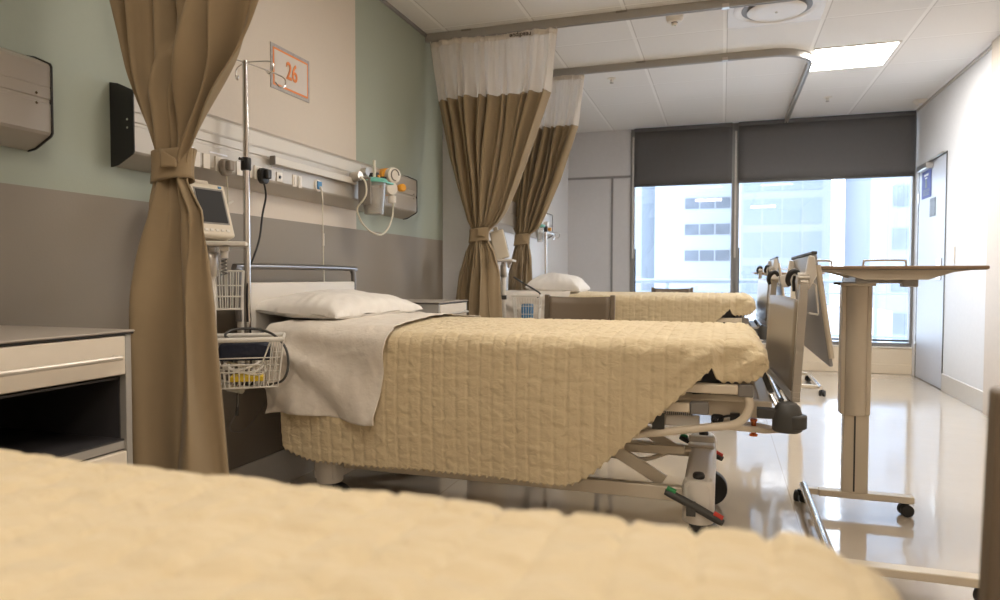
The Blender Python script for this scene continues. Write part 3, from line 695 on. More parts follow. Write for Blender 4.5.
# ---------------------------------------------------------------- bedside cabinets
def cabinet(y0, lab):
    t = thing('bedside_cabinet', (-1.70, y0+.215, 0), lab, 'bedside cabinet', 'bedside cabinets')
    x0, x1, y1 = -1.935, -1.46, y0+.43
    MB().box(x0-.005, x1+.008, y0-.006, y1+.006, .836, .842).build('top', 'cabinet_top', t, bevel=.003)
    MB().box(x0-.003, x1+.004, y0-.004, y1+.004, .831, .836).build('top_edge', 'black', t)
    g = MB().box(x0, x1, y0, y0+.018, .06, .831).box(x0, x1, y1-.018, y1, .06, .831).box(x0, x0+.012, y0+.018, y1-.018, .06, .831)
    g.build('carcass', 'alu_dull', t, bevel=.002)
    MB().box(x0+.012, x1-.006, y0+.018, y1-.018, .535, .555).build('shelf', 'alu_dull', t)
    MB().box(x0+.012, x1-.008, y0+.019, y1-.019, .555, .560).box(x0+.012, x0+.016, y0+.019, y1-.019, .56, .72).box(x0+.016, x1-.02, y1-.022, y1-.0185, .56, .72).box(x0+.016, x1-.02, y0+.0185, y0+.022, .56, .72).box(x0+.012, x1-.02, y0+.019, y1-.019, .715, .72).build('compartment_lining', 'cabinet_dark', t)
    dr = MB().box(x1-.018, x1+.002, y0+.02, y1-.02, .728, .828).build('drawer', 'drawer', t, bevel=.003)
    MB().tube([(x1+.002, y0+.055, .775), (x1+.024, y0+.06, .775), (x1+.028, y0+.08, .775), (x1+.028, y1-.08, .775), (x1+.024, y1-.06, .775), (x1+.002, y1-.055, .775)], .0065, 10, smooth=4).build('handle', 'handle_metal', dr)
    dr = MB().box(x1-.018, x1+.002, y0+.02, y1-.02, .10, .53).build('door', 'drawer', t, bevel=.003)
    MB().tube([(x1+.002, y0+.05, .40), (x1+.026, y0+.05, .41), (x1+.026, y0+.05, .49), (x1+.002, y0+.05, .50)], .006, 10).build('handle', 'handle_metal', dr)
    for a in (x0+.05, x1-.05):
        for b in (y0+.05, y1-.05):
            w = MB().tube([(a, b-.010, .028), (a, b+.010, .028)], .028, 18).box(a-.012, a+.012, b-.014, b+.014, .045, .062).build('castor', 'black', t, bevel=.001)
    return t
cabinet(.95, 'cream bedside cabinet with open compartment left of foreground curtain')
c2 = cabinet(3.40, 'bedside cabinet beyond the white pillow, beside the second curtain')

# ---------------------------------------------------------------- hospital bed (built as the second bed; copies for first and third)
def wheel(c, r, w, m='tyre', parent=None):
    x, y, z = c
    o = MB().lathe([(r*.80, -w/2), (r*.97, -w/2), (r, -w*.3), (r, w*.3), (r*.97, w/2), (r*.80, w/2)], c, 32, Matrix.Rotation(R(90), 4, 'X')).build('wheel', m, parent)
    MB().lathe([(r*.3, -w*.42), (r*.82, -w*.40), (r*.82, w*.40), (r*.3, w*.42)], c, 24, Matrix.Rotation(R(90), 4, 'X')).build('hub', 'mgrey', o)
    return o
def make_bed(lab):
    YC = 2.73
    t = thing('hospital_bed', (-.85, YC, 0), lab, 'hospital bed', 'hospital beds in a row')
    yn, yf = 2.40, 3.06
    # headboard
    hb = MB().box(-1.862, -1.836, YC-.455, YC+.435, .52, .955).build('headboard', 'board', t, bevel=.008, seg=3)
    MB().tube([(-1.850, YC-.455, .80), (-1.850, YC-.455, .97), (-1.850, YC-.445, 1.005), (-1.850, YC-.415, 1.022), (-1.850, YC+.40, 1.022), (-1.850, YC+.43, 1.008), (-1.850, YC+.445, .975), (-1.850, YC+.445, .80)], .013, 12, smooth=4).build('push_bar', 'dark_steel', hb)
    # mattress platform and side rails
    MB().box(-1.80, .10, YC-.40, YC+.40, .575, .598).build('mattress_platform', 'beige_metal', t, bevel=.004)
    MB().box(-1.75, .16, yn-.02, yn+.02, .515, .573).box(-1.75, .16, yf-.02, yf+.02, .515, .573).box(.12, .16, yn+.02, yf-.02, .515, .573).box(-1.75, -1.71, yn+.02, yf-.02, .515, .573).build('upper_frame', 'beige_metal', t, bevel=.004)
    # mattress retainer, black, by the foot
    g = MB().tube([(-.09, 2.312, .605), (-.01, 2.312, .612), (.005, 2.312, .625), (.005, 2.312, .682), (-.015, 2.312, .695)], .010, 10).box(-.14, -.03, 2.30, 2.33, .60, .625)
    g.build('mattress_retainer', 'black', t, bevel=.002)
    # folded side rail, near and far
    for s_ in (-1, 1):
        yy = YC+s_*.440
        sr = MB().box(-1.05, .052, yy-.014, yy+.014, .606, .638).build('side_rail', 'cream_metal', t, bevel=.006, seg=3)
        MB().box(.052, .098, yy-.016, yy+.016, .600, .640).build('rail_end_cap', 'mgrey', sr, bevel=.005)
        MB().box(-1.05, -.095, yy-.014, yy+.014, .540, .572).build('lower_rail', 'cream_metal', sr, bevel=.006, seg=3)
        MB().box(-.095, -.036, yy-.017, yy+.017, .536, .576).build('rail_end_cap', 'mgrey', sr, bevel=.005)
        MB().tube([(.080, yy, .602), (.088, yy, .58), (.082, yy, .552), (.065, yy, .525), (.03, yy, .506), (-.05, yy, .492), (-.21, yy, .464), (-.5, yy, .42), (-1.0, yy, .40), (-1.04, yy, .45), (-1.04, yy, .60)], .0135, 12, smooth=6).build('guard_tube', 'cream_metal', sr)
        MB().box(-.175, -.065, yy+.02*(-s_), yy+.035*(-s_), .488, .525).build('actuator_cover', 'board', sr, bevel=.003)
        g = MB()
        for k in range(14): g.box(-.175+k*.0065, -.172+k*.0065, yy-.010, yy+.010, .530, .538)
        g.box(-.215, -.176, yy-.008, yy+.010, .478, .530).build('ratchet', 'dgrey', sr)
    # coiled handset cable
    g = MB().tube([(-.02+.012*math.cos(a)+.0025*k*.2, 2.40-.03+.012*math.sin(k*.9), .508+.014*math.sin(a)) for k in range(40) for a in [k*.9]], .0018, 5)
    g.tube([(.0, 2.375, .513), (.02, 2.375, .518), (.05, 2.38, .522)], .004, 6).box(.03, .06, 2.36, 2.40, .505, .53).build('coiled_cable', 'black', t)
    MB().lathe([(.004, .455), (.013, .457), (.013, .463), (.008, .465), (.008, .50), (.013, .513)], (.104, 2.38, 0), 16).build('release_knob', 'orange_red', t)
    MB().prism([(-.03, .497), (.12, .490), (.20, .478), (.14, .470), (.03, .474), (-.03, .480)], 'y', 2.36, 2.44).build('foot_cover_plate', 'cream_metal', t, bevel=.004)
    # corner bumpers
    for yy in (YC-.455, YC+.375):
        g = MB().lathe([(.038, .495), (.045, .500), (.045, .545), (.036, .575), (.026, .586)], (.200, yy+.03, 0), 24)
        g.lathe([(.030, .508), (.034, .512), (.034, .548), (.03, .552)], (.222, yy+.018, 0), 24).box(.11, .19, yy+.01, yy+.05, .535, .565)
        g.build('corner_bumper', 'dgrey', t, bevel=.002)
    # footboard frame
    fb = MB()
    def fp(z, y=2.345): return .226+.020*(z-.585)/.4-(y-2.345)*.05
    for yy, k in ((YC-.385, 1), (YC+.375, -1)):
        pts = [(fp(.585, yy), yy, .585), (fp(.70, yy), yy, .70), (fp(.95, yy), yy, .94), (fp(.98, yy), yy+k*.012, .972), (fp(.995, yy), yy+k*.04, .985)]
        vs = []
        for i, p in enumerate(spline([Vector(p) for p in pts], 5)): fb_pts = vs.append(p)
        for a, b in zip(vs, vs[1:]): fb.bar(a, b + (b-a)*.02, .024, .034, up=(0, 1, 0) if abs((b-a).normalized().y) < .6 else (1, 0, 0))
    fb.bar((fp(.60), YC-.385, .600), (fp(.60, 3.1), YC+.375, .600), .028, .032)
    fbo = fb.build('footboard_frame', 'post_metal', t, bevel=.006, seg=3)
    def fpan(u, v):
        z = lerp(.60, .905+.006*math.sin(u*math.pi), v); yq = lerp(YC-.37, YC+.36, u); return (fp(z, yq)-.002, yq, z)
    MB().grid(fpan, 12, 8).build('footboard_panel', 'taupe_panel', fbo, solid=.012)
    for k in range(2):
        MB().tube([(fp(.5)-.035+k*.03, YC-.35, .58-.005*k), (fp(.5)-.035+k*.03, YC+.34, .58-.005*k)], .009, 10).build('cross_tube', 'steel', fbo)
    MB().tube([(.16, YC-.30, .585), (.185, YC-.36, .54)], .008, 8).build('brace', 'steel', fbo)
    # black grip handles on top
    for yy, k in ((YC-.33, 1), (YC+.20, 1)):
        x = fp(.98, yy)
        MB().tube([(x-.004, yy+.0, .985), (x-.012, yy, .998), (x-.024, yy, 1.000), (x-.036, yy, .988), (x-.040, yy, .968), (x-.034, yy, .952)], [.006, .008, .009, .009, .008, .006], 12, smooth=5).build('grip_handle', 'black', fbo)
    # fold-down linen shelf on brackets
    px = lambda z: .283+(1.055-z)*.15
    sh = MB()
    sh.bar((px(1.055), YC+.03, 1.055), (px(.692), YC+.03, .692), .70, .012, up=(1, 0, .15)); sho = sh.build('linen_shelf', 'grey_laminate', t, bevel=.003)
    e = MB(); e.tube([(px(1.02)+.004, YC-.326, 1.02), (px(.72)+.004, YC-.326, .72)], .0085, 10); e.build('shelf_edge', 'beige_metal', sho)
    MB().bar((px(1.06), YC-.322, 1.06), (px(1.06), YC+.38, 1.06), .016, .010).build('shelf_lip', 'dgrey', sho, bevel=.002)
    for yy in (YC-.352, YC+.30):
        a = (fp(.96)+.0, yy, .955); b = (px(1.0)-.010, yy, 1.035)
        g = MB().prism([(fp(.95)-.012, .938), (fp(.95)+.018, .940), (px(.97)-.010, .985), (px(1.03)-.008, 1.046), (px(1.04)-.024, 1.050), (fp(.99)+.006, .994), (fp(.98)-.020, .985)], 'y', yy-.012, yy+.012)
        g.build('shelf_bracket', 'board', sho, bevel=.003)
        MB().tube([(px(1.0)-.012, yy+.02, .995), (px(.97)-.022, yy+.02, .965), (px(.97)-.010, yy+.02, .955), (px(.87)-.016, yy+.02, .87), (px(.85)-.02, yy+.02, .86), (px(.86)-.045, yy+.02, .865)], .0035, 8).build('wire_stay', 'board', sho)
    MB().tube([(fp(.93), YC-.1, .93), (fp(.93)-.002, YC-.1, .965), (fp(.96), YC-.1, .985)], .005, 8).build('hook', 'black', fbo)
    # undercarriage
    base = MB().box(-1.50, -.07, yn, yn+.035, .205, .255).box(-1.50, -.07, yf-.035, yf, .205, .255).build('base_frame', 'beige_metal', t, bevel=.004)
    for x, lab_ in ((-.068, 0), (-1.50, 1)):
        g = MB()
        prof = [(x-.05, .17), (x+.045, .17), (x+.052, .20), (x+.045, .285), (x+.030, .300), (x-.035, .300), (x-.048, .285)]
        g.prism(prof, 'y', yn-.06, yf+.06)
        g.box(x-.056, x+.048, 2.80, 2.86, .296, .312).box(x-.056, x+.048, 2.90, 2.935, .296, .325)
        cb = g.build('cross_beam', 'board', t, bevel=.008, seg=3)
        for yy in (yn-.02, yf-.02):
            MB().lathe([(.018, .300), (.020, .304), (.020, .312), (.016, .318), (.006, .320)], (x, yy, 0), 18).build('beam_cap', 'black', cb)
            MB().lathe([(.050, .155), (.053, .16), (.053, .28), (.045, .296)], (x, yy, 0), 28).build('castor_housing', 'board', cb)
            MB().box(x-.03, x+.03, yy-.028, yy+.028, .13, .165).build('castor_fork', 'dgrey', cb, bevel=.004)
            wheel((x+.025, yy+.005, .075), .075, .04, 'tyre', cb)
    # scissor lift arms
    g = MB()
    for yy in (yn+.06, yf-.10):
        g.bar((-.60, yy, .49), (-.19, yy, .255), .018, .045).bar((-1.30, yy, .255), (-.20, yy, .50), .018, .045) 
        g.bar((-.75, yy+.03, .345), (-.12, yy+.03, .365), .018, .03)
    g.build('lift_arm', 'beige_metal', t, bevel=.003)
    MB().bar((-.42, yf-.12, .375), (-.11, yf-.12, .385), .05, .035).build('lift_guide', 'cream_metal', t, bevel=.004)
    MB().box(-.22, -.14, yf-.15, yf-.144, .366, .392).build('guide_slot', 'dgrey', t)
    MB().tube([(-.50, yn+.12, .318), (-.30, yn+.12, .312), (-.24, yn+.12, .318), (-.16, yn+.12, .352), (-.10, yn+.12, .36)], .008, 10, smooth=3).build('linkage_rod', 'beige_metal', t)
    for yy in (2.318, 3.142):
        pd = MB()
        pd.tube([(-.175, yy, .262), (-.155, yy, .256), (-.08, yy, .222), (-.01, yy, .187), (.012, yy, .176)], [.010, .014, .014, .014, .011], 12).box(-.105, -.075, yy-.012, yy+.03, .19, .235)
        po = pd.build('brake_pedal', 'dgrey', t, bevel=.002)
        MB().tube([(-.168, yy, .275), (-.140, yy, .262)], [.009, .010], 12).build('pedal_tab', 'green', po)
        MB().tube([(-.018, yy, .205), (.010, yy, .191)], [.010, .009], 12).build('pedal_tab', 'red', po)
    return t
bed2 = make_bed('hospital bed in the middle with cream quilt, folded side rail and footboard shelf')
bed1 = relabel(copy_tree(bed2), 'nearest hospital bed, only its blurred footboard edge and quilt top in frame', (-.87, .03, .034))
bed3 = relabel(copy_tree(bed2), 'farthest hospital bed, by the window, footboard showing beyond the middle one', (-.85+.08, 5.43, .060))
bed1.name = 'hospital_bed.001'; bed3.name = 'hospital_bed.002'

# mattress, quilt, sheet, pillow in second-bed coordinates
def rounded(u, y0, y1, r, ztop, zn, zf):
    """arc-length walk: near hem up, over the top, down the far side. u 0..1 -> (y,z,ny,nz)"""
    a = max(.001, ztop-r-zn); b = r*math.pi/2; c = y1-y0-2*r; d = max(.001, ztop-r-zf); T = a+b+c+b+d; s = u*T
    if s < a: return y0, zn+s, -1, 0
    s -= a
    if s < b: q = s/r; return y0+r-r*math.cos(q), ztop-r+r*math.sin(q), -math.cos(q), math.sin(q)
    s -= b
    if s < c: return y0+r+s, ztop, 0, 1
    s -= c
    if s < b: q = s/r; return y1-r+r*math.sin(q), ztop-r+r*math.cos(q), math.sin(q), math.cos(q)
    s -= b
    return y1, ztop-r-s, 1, 0
def nz3(x, y, z): return noise.noise(Vector((x, y, z)))
def quilt_mesh(x_head, hem, seed=0):
    NU, NV = 330, 330
    y0, y1, r, zt = 2.246, 3.214, .055, .778
    S1 = .060-x_head; rc = .080; hh = .068; S = S1+rc*math.pi*.5
    def hemz(x):
        if x < -1.45: return hem+.045*((-1.45-x)/.18)**2
        if x < -.52: return hem
        if x < -.40: t = (x+.52)/.12; return hem+t*t*.055
        if x < -.03: return hem+.055+(x+.40)*(.69-hem-.055)/.37
        t = min(1, (x+.03)/.03); return .69-.045*t*t*(3-2*t)
    def fn(u, v):
        s = u*S
        # foot cap: roll under the end of the mattress
        if s <= S1: x = x_head+s; q = 0.
        else: q = (s-S1)/rc; x = .060+rc*math.sin(min(q, math.pi))
        q = min(q, math.pi/2*.995)
        top = zt-hh*(1-math.cos(q)); hz = hemz(x) if q == 0 else .645+(.065)*(1-math.cos(q))
        tk = max(0, min(1, (x+.04)/.05)); tk = tk*tk*(3-2*tk)
        ins = (1-math.cos(q))*.03+.040*tk; insf = (1-math.cos(q))*.03
        tf = max(0, min(1, (x+.20)/.26)); zf = lerp(.33, .645, tf*tf*(3-2*tf)) if q == 0 else hz
        y, z, ny, nz = rounded(v, y0+ins, y1-insf, min(r, max(.012, (top-hz)*.6)), top, hz, zf)
        drop = max(0, zt-z)
        # arc coordinates for the stitching
        arc = (y-y0) if nz > .5 else (-drop if ny < 0 else 1+drop)
        sx = (s+seed*.013)/.0455
        fx = abs((sx % 1)-.5)*2; fy = abs((((arc+.004*math.sin(s*30))/.075) % 1)-.5)*2
        puff = -.0056*math.exp(-((1-fx)/.15)**2)-.0022*math.exp(-((1-fy)/.12)**2)
        wr = .0036*nz3(s*14, arc*22, 3+seed)+.0034*nz3(s*30+arc*12, arc*46, 9+seed)
        side = max(0, -ny) if ny < 0 else max(0, ny)
        soft = .012*side*min(1, drop/.2)*math.sin(s*7+1.5*nz3(s*3, 0, 2))
        bulge = .018*side*math.sin(min(1, drop/.5)*math.pi)
        # tucked folds near the foot corner
        if x > -.30 and ny < -.1:
            k = min(1, (x+.30)/.2); wr += k*.006*math.sin((s*.6+drop*1.1)*58+2*nz3(s*8, drop*8, 1))*min(1, drop/.05)*(1-tk*.0)
        if q: wr += .004*math.sin(y*24+q*1.5+3*nz3(y*5, q, 4))
        d = puff+wr+soft+bulge
        crown = .012*math.sin(max(0, min(1, (y-y0)/(y1-y0)))*math.pi)*(1 if nz > .3 else 0)
        n = Vector((math.sin(min(q, 1.57))*.9, ny, nz if q < 1.57 else -.2)); n.normalize()
        sc = (.006 if (v < .0001) else 0)*math.sin(s*260)
        return (x+n.x*d, y+n.y*d, z+n.z*d+crown+sc)
    return MB().grid(fn, NU, NV)
def quilt(loc, lab, x_head, hem, seed, share=None):
    if share: 
        o = share.copy(); C.objects.link(o)
    else:
        ORG[0] = Vector((-.55, 2.73, .28)); g = quilt_mesh(x_head, hem, seed)
        g.v = [(a+.55, b-2.73, c-.28) for a, b, c in g.v]
        o = g.build('quilt', 'quilt', angle=180, solid=.004)
    o.location = loc; tag(o, lab, 'quilt', 'cream quilted coverlets'); return o
q2 = quilt((-.55, 2.73, .28), 'cream quilted coverlet hanging down the side of the middle bed', -1.628, .272, 0)
q1 = quilt((-.575, .03, .313), 'cream quilt filling the foreground on the nearest bed', 0, 0, 0, q2)
q3 = quilt((-.47, 5.43, .350), 'cream quilt on the farthest bed below the window', 0, 0, 0, q2)
def mattress(loc, lab, share=None):
    if share: o = share.copy(); C.objects.link(o)
    else:
        o = MB().box(-.965, .925, -.405, .405, 0, .160).build('mattress', 'mattress', bevel=.045, seg=4)
    o.location = loc; tag(o, lab, 'mattress', 'foam mattresses under the quilts'); return o
m2 = mattress((-.868, 2.73, .600), 'dark mattress under the quilt of the middle bed')
mattress((-.868, .03, .634), 'dark mattress under the quilt of the nearest bed', m2)
mattress((-.788, 5.43, .668), 'dark mattress under the quilt of the farthest bed', m2)
# folded white sheet over the head of the bed
def sheet_mesh():
    y0, y1, r, zt = 2.229, 3.231, .058, .790
    def fn(u, v):
        hz = .452+.010*math.sin(u*5)
        y, z, ny, nz = rounded(v, y0, y1, r, zt+.004, hz, .40)
        drop = max(0, zt-z)
        xa = lerp(-1.700, -1.672, min(1, drop/.3)); xb = lerp(-1.150, -1.190, min(1, drop/.35))
        if nz > .9: xb = lerp(-1.150, -1.30, (y-y0)/(y1-y0))
        x = lerp(xa, xb, u)
        side = max(0, -ny, ny)
        fan = math.atan2(drop+.02, x+1.80); d = .010*nz3(x*7+drop*9, drop*2, 5)*(.5+side)+.004*nz3(x*22+z*6, z*4+y*12, 1)+.019*side*(1+math.sin(fan*15+2*nz3(x*3, drop*3, 7)))*min(1, drop/.12)
        d += .006*side*min(1, drop/.15)*math.sin(x*26+drop*9+1.2*nz3(x*4, z*4, 0))*(.35+.65*(1-u)); d = max(d, -.003)
        d += .018*side*math.sin(min(1, drop/.5)*math.pi)
        rg = max(0, 1-abs(2.4*nz3(x*5+drop*4, drop*2.2-x*3, 11))); d += .010*side*rg**3*min(1, drop/.05)+.003*(1-side)*rg**2
        crown = .012*math.sin(max(0, min(1, (y-y0)/(y1-y0)))*math.pi)*(1 if nz > .3 else 0)
        n = Vector((0, ny, nz)).normalized()
        return (x, y+n.y*d, z+n.z*max(d, -.004)+crown)
    return MB().grid(fn, 90, 220)
ORG[0] = Vector((0, 0, 0))
g = sheet_mesh(); g.v = [(a+1.43, b-2.73, c-.45) for a, b, c in g.v]
s2 = g.build('bed_sheet', 'sheet', angle=180, solid=.003); s2.location = (-1.43, 2.73, .45)
tag(s2, 'white folded sheet hanging over the head end of the middle bed', 'sheet', 'white sheets folded over the bed heads')
s1 = s2.copy(); C.objects.link(s1); s1.location = (-1.43, .03, .483); s1['label'] = 'white sheet over the head of the nearest bed, outside the frame at left'
s3 = s2.copy(); C.objects.link(s3); s3.location = (-1.35, 5.43, .520); s3['label'] = 'white sheet over the head of the farthest bed'
def pillow(loc, rz, ry, lab, L=.77, Wd=.42, H=.085):
    def shape(u, v):
        X = (u*2-1); Y = (v*2-1)
        ex = 1-abs(X)**2.6; ey = 1-abs(Y)**2.6
        h = H*(max(0, ex)*max(0, ey))**.42
        pin = .07
        x = X*Wd/2*(1-pin*(1-abs(Y)**3)*abs(X)**4*1.0 + .03*abs(Y)**6)
        y = Y*L/2*(1-pin*(1-abs(X)**3)*abs(Y)**4*1.0 + .03*abs(X)**6)
        w = .007*nz3(x*7+1, y*7, 0)*1.5+.004*nz3(x*25, y*12, 4)
        edge = (1-ex*ey)
        w += .002*math.sin(math.atan2(Y, X)*26)*edge*(1 if h > .004 else 0)
        return x, y, h, w
    g = MB()
    g.grid(lambda u, v: (lambda s: (s[0], s[1], H*.38+s[2]+s[3]))(shape(u, v)), 60, 80)
    g.grid(lambda u, v: (lambda s: (s[0], s[1], H*.38-s[2]*.38+s[3]*.3))(shape(u, v)), 60, 80)
    o = g.build('pillow', 'pillow', angle=180); o.location = loc; o.rotation_euler = (0, ry, rz)
    # weld the seam
    import bmesh
    b = bmesh.new(); b.from_mesh(o.data); bmesh.ops.remove_doubles(b, verts=b.verts, dist=.0006); bmesh.ops.recalc_face_normals(b, faces=b.faces); b.to_mesh(o.data); b.free()
    tag(o, lab, 'pillow', 'white pillows'); return o
pillow((-1.648, 2.735, .797), R(-1), R(3), 'white pillow lying flat against the headboard of the middle bed')
pillow((-1.27, 5.45, .838), R(5), R(3), 'white plump pillow on the farthest bed', H=.125)

# ---------------------------------------------------------------- IV poles
def ivpole(x, y, z0, ztop, lab, ang=0, gear=False):
    t = thing('iv_pole', (x, y, z0), lab, 'drip stand', 'steel drip poles at the bed heads')
    MB().tube([(x, y, z0), (x, y, 1.43)], .0135, 16).build('lower_tube', 'steel', t)
    MB().tube([(x, y, 1.43), (x, y, ztop)], .0115, 14).build('upper_tube', 'steel', t)
    c = MB().lathe([(.018, 1.400), (.020, 1.404), (.020, 1.446), (.018, 1.450)], (x, y, 0), 20).build('height_collar', 'black', t)
    MB().tube([(x, y-.018, 1.44), (x-.004, y-.034, 1.442)], .006, 10).build('lock_knob', 'black', c)
    for k, (dx, dy) in enumerate(((.035, .17), (-.035, -.14), (.11, .0), (-.06, .03))):
        a, b = (x, y, ztop-.005), (x+dx, y+dy, ztop-.012)
        e = (x+dx*1.18, y+dy*1.18)
        MB().tube([a, (x+dx*.6, y+dy*.6, ztop-.008), b, (e[0], e[1], ztop-.022), (e[0]-.002, e[1], ztop-.050), (x+dx, y+dy, ztop-.060), (x+dx*.88, y+dy*.88, ztop-.045)], .003, 8, smooth=4).build('hook_arm', 'steel', t)
    MB().box(x-.02, x+.02, y-.02, y+.025, z0, z0+.03).build('socket', 'dgrey', t, bevel=.003)
    return t
ivpole(-1.800, 2.266, .545, 1.83, 'tall steel drip pole with hooks at the head of the middle bed')
ivpole(-1.565, 6.15, .60, 1.40, 'short pale drip pole behind the far pillow', 0)
t = thing('oxygen_regulator', (-1.60, 6.12, 1.42), 'small teal and white regulator beside far drip pole', 'regulator')
MB().lathe([(.030, 1.43), (.045, 1.435), (.045, 1.455), (.03, 1.46)], (-1.585, 6.03, 0), 20).build('lid', 'teal', t)
MB().lathe([(.028, 1.30), (.036, 1.43)], (-1.585, 6.03, 0), 20).build('canister', 'clear_plastic', t)
MB().lathe([(.03, 0), (.03, .04), (.018, .045)], (-1.60, 6.22, 1.47), 20, RY).build('dial', 'white_plastic', t)
MB().lathe([(.016, 0), (.017, .03)], (-1.57, 6.27, 1.43), 16, RY).build('orange_knob', 'orange', t)
MB().tube([(-1.60, 6.05, 1.45), (-1.60, 6.22, 1.47)], .008, 8).build('manifold', 'alu', t)

# ---------------------------------------------------------------- vital signs monitors on rolling stands
def wire_basket(parent, w, d, z0, z1, cx, cy, name, sag=.0, nx=12, rim=.0065, m='white_wire'):
    """open wire basket, tapering towards its base, front face (-y) with a lowered mouth"""
    g = MB(); k = .86
    top = [(cx-w/2, cy-d/2, z1), (cx+w/2, cy-d/2, z1), (cx+w/2, cy+d/2, z1), (cx-w/2, cy+d/2, z1)]
    bot = [(cx-w/2*k, cy-d/2*k, z0), (cx+w/2*k, cy-d/2*k, z0), (cx+w/2*k, cy+d/2*k, z0), (cx-w/2*k, cy+d/2*k, z0)]
    g.tube(top, rim, 10, closed=True)
    g.tube(bot, .0028, 6, closed=True)
    for r_ in (.33, .62):
        g.tube([tuple(lerp(a[i], b[i], r_) for i in range(3)) for a, b in zip(bot, top)], .0020, 6, closed=True)
    for s_ in range(4):
        a0, a1, b0, b1 = bot[s_], bot[(s_+1) % 4], top[s_], top[(s_+1) % 4]; n = nx if s_ % 2 == 0 else int(nx*.7)
        for i in range(n+1):
            f_ = i/n; p = tuple(lerp(a0[j], a1[j], f_) for j in range(3)); q_ = tuple(lerp(b0[j], b1[j], f_) for j in range(3))
            hi = 1.0
            if s_ == 0 and sag and .18 < f_ < .82: hi = sag
            g.tube([p, tuple(lerp(p[j], q_[j], hi) for j in range(3))], .0020, 6)
    if sag:
        a, b = top[0], top[1]; pb = lambda f_, h: tuple(lerp(lerp(bot[0][j], bot[1][j], f_), lerp(top[0][j], top[1][j], f_), h) for j in range(3))
        g.tube([pb(.14, 1), pb(.24, sag), pb(.76, sag), pb(.86, 1)], .0030, 6)
    n = int(nx*.8)
    for i in range(n+1):
        f_ = i/n; g.tube([tuple(lerp(bot[0][j], bot[1][j], f_) for j in range(3)), tuple(lerp(bot[3][j], bot[2][j], f_) for j in range(3))], .0018, 6)
    return g.build(name, m, parent)
def monitor_stand(loc, rz, lab, tilt=12, zb=(.60, .765), head=0, bw=.27, bo=(.05, -.09), br=.24):
    """local frame: screen and basket front face -y"""
    t = thing('vital_signs_monitor', (0, 0, 0), lab, 'medical monitor', 'vital signs monitors on rolling stands')
    MB().tube([(0, 0, .10), (0, 0, 1.085)], .017, 16).build('pole', 'white_plastic', t)
    MB().lathe([(.024, .98), (.026, .985), (.026, 1.06), (.024, 1.065)], (0, 0, 0), 18).build('pole_collar', 'alu', t)
    MB().box(-.105, .125, -.075, .075, 1.088, 1.104).build('tray', 'white_plastic', t, bevel=.004)
    MB().lathe([(.012, 1.045), (.014, 1.085)], (.05, -.03, 0), 12).box(.035, .065, -.05, -.02, 1.070, 1.086).build('tray_clamp', 'white_plastic', t)
    # base
    base = MB().lathe([(.03, .075), (.05, .08), (.05, .105), (.03, .115)], (0, 0, 0), 20).build('base_hub', 'white_plastic', t)
    for k in range(5):
        a = R(72*k+20); e = (br*math.cos(a), br*math.sin(a), .075)
        MB().bar((.03*math.cos(a), .03*math.sin(a), .09), e, .032, .022).build('leg', 'white_plastic', t, bevel=.004)
        MB().tube([(e[0]-.012*math.sin(a), e[1]+.012*math.cos(a), .028), (e[0]+.012*math.sin(a), e[1]-.012*math.cos(a), .028)], .028, 18).box(e[0]-.010, e[0]+.010, e[1]-.010, e[1]+.010, .04, .066).build('castor', 'tyre', t)
    # monitor housing, leaning back
    T = Matrix.Translation((0, 0, 1.106)) @ Matrix.Rotation(R(head), 4, 'Z') @ Matrix.Rotation(R(-tilt), 4, 'X')
    def tb(x0, x1, y0, y1, z0, z1, g=None): return (g or MB()).box(x0, x1, y0, y1, z0, z1, T)
    hs = tb(-.078, .078, -.045, .055, .004, .205).build('monitor_housing', 'monitor_case', t, bevel=.009, seg=3)
    tb(-.056, .056, -.0475, -.044, .055, .178).build('screen', 'screen', hs, bevel=.002)
    g = tb(-.062, .062, -.046, -.0435, .049, .184); g.build('screen_bezel', 'mgrey', hs)
    g = MB()
    for k in range(5): tb(-.052+k*.023, -.038+k*.023, -.048, -.044, .022, .031, g)
    g.build('button', 'white_plastic', hs, bevel=.001)
    tb(.045, .058, -.048, -.044, .188, .196).build('badge', 'blue', hs)
    g = MB(); tb(-.04, -.028, -.01, .02, .20, .225, g); tb(.028, .04, -.01, .02, .20, .225, g); tb(-.04, .04, -.01, .02, .218, .232, g); g.build('carry_handle', 'monitor_case', hs, bevel=.004)
    tb(-.04, .04, .055, .075, .03, .15).build('rear_cover', 'monitor_case', hs, bevel=.006)
    # upper narrow rack and coiled cable
    wire_basket(t, .10, .08, .86, 1.00, .055, .055, 'upper_rack', nx=5, rim=.003)
    MB().tube([(.045+.010*math.cos(k*.8), -.0+.010*math.sin(k*.8), 1.08-.0016*k) for k in range(60)], .0025, 5).build('coiled_cable', 'mgrey', t)
    # main basket
    wire_basket(t, bw, .19, zb[0], zb[1], bo[0], bo[1], 'basket', sag=.48, nx=15, rim=.0085)
    MB().box(-.018, .018, -.02, .018, zb[1]-.03, zb[1]).build('basket_clamp', 'dgrey', t, bevel=.002)
    MB().tube([(.03, -.02, .60), (.06, -.06, .585), (.11, -.10, .580)], .012, 12).build('probe_holder', 'tube_clear', t)
    t.location = loc; t.rotation_euler = (0, 0, rz); return t
ms = monitor_stand((-1.745, 2.0, 0), R(34), 'white vital signs monitor with wire basket, beside the foreground curtain', tilt=17, head=46, bo=(.115, -.09), br=.18)
TM = Matrix.Translation((-1.745, 2.0, 0)) @ Matrix.Rotation(R(34), 4, 'Z') @ Matrix.Translation((.065, 0, 0))
def W3(p): return TM @ Vector(p)
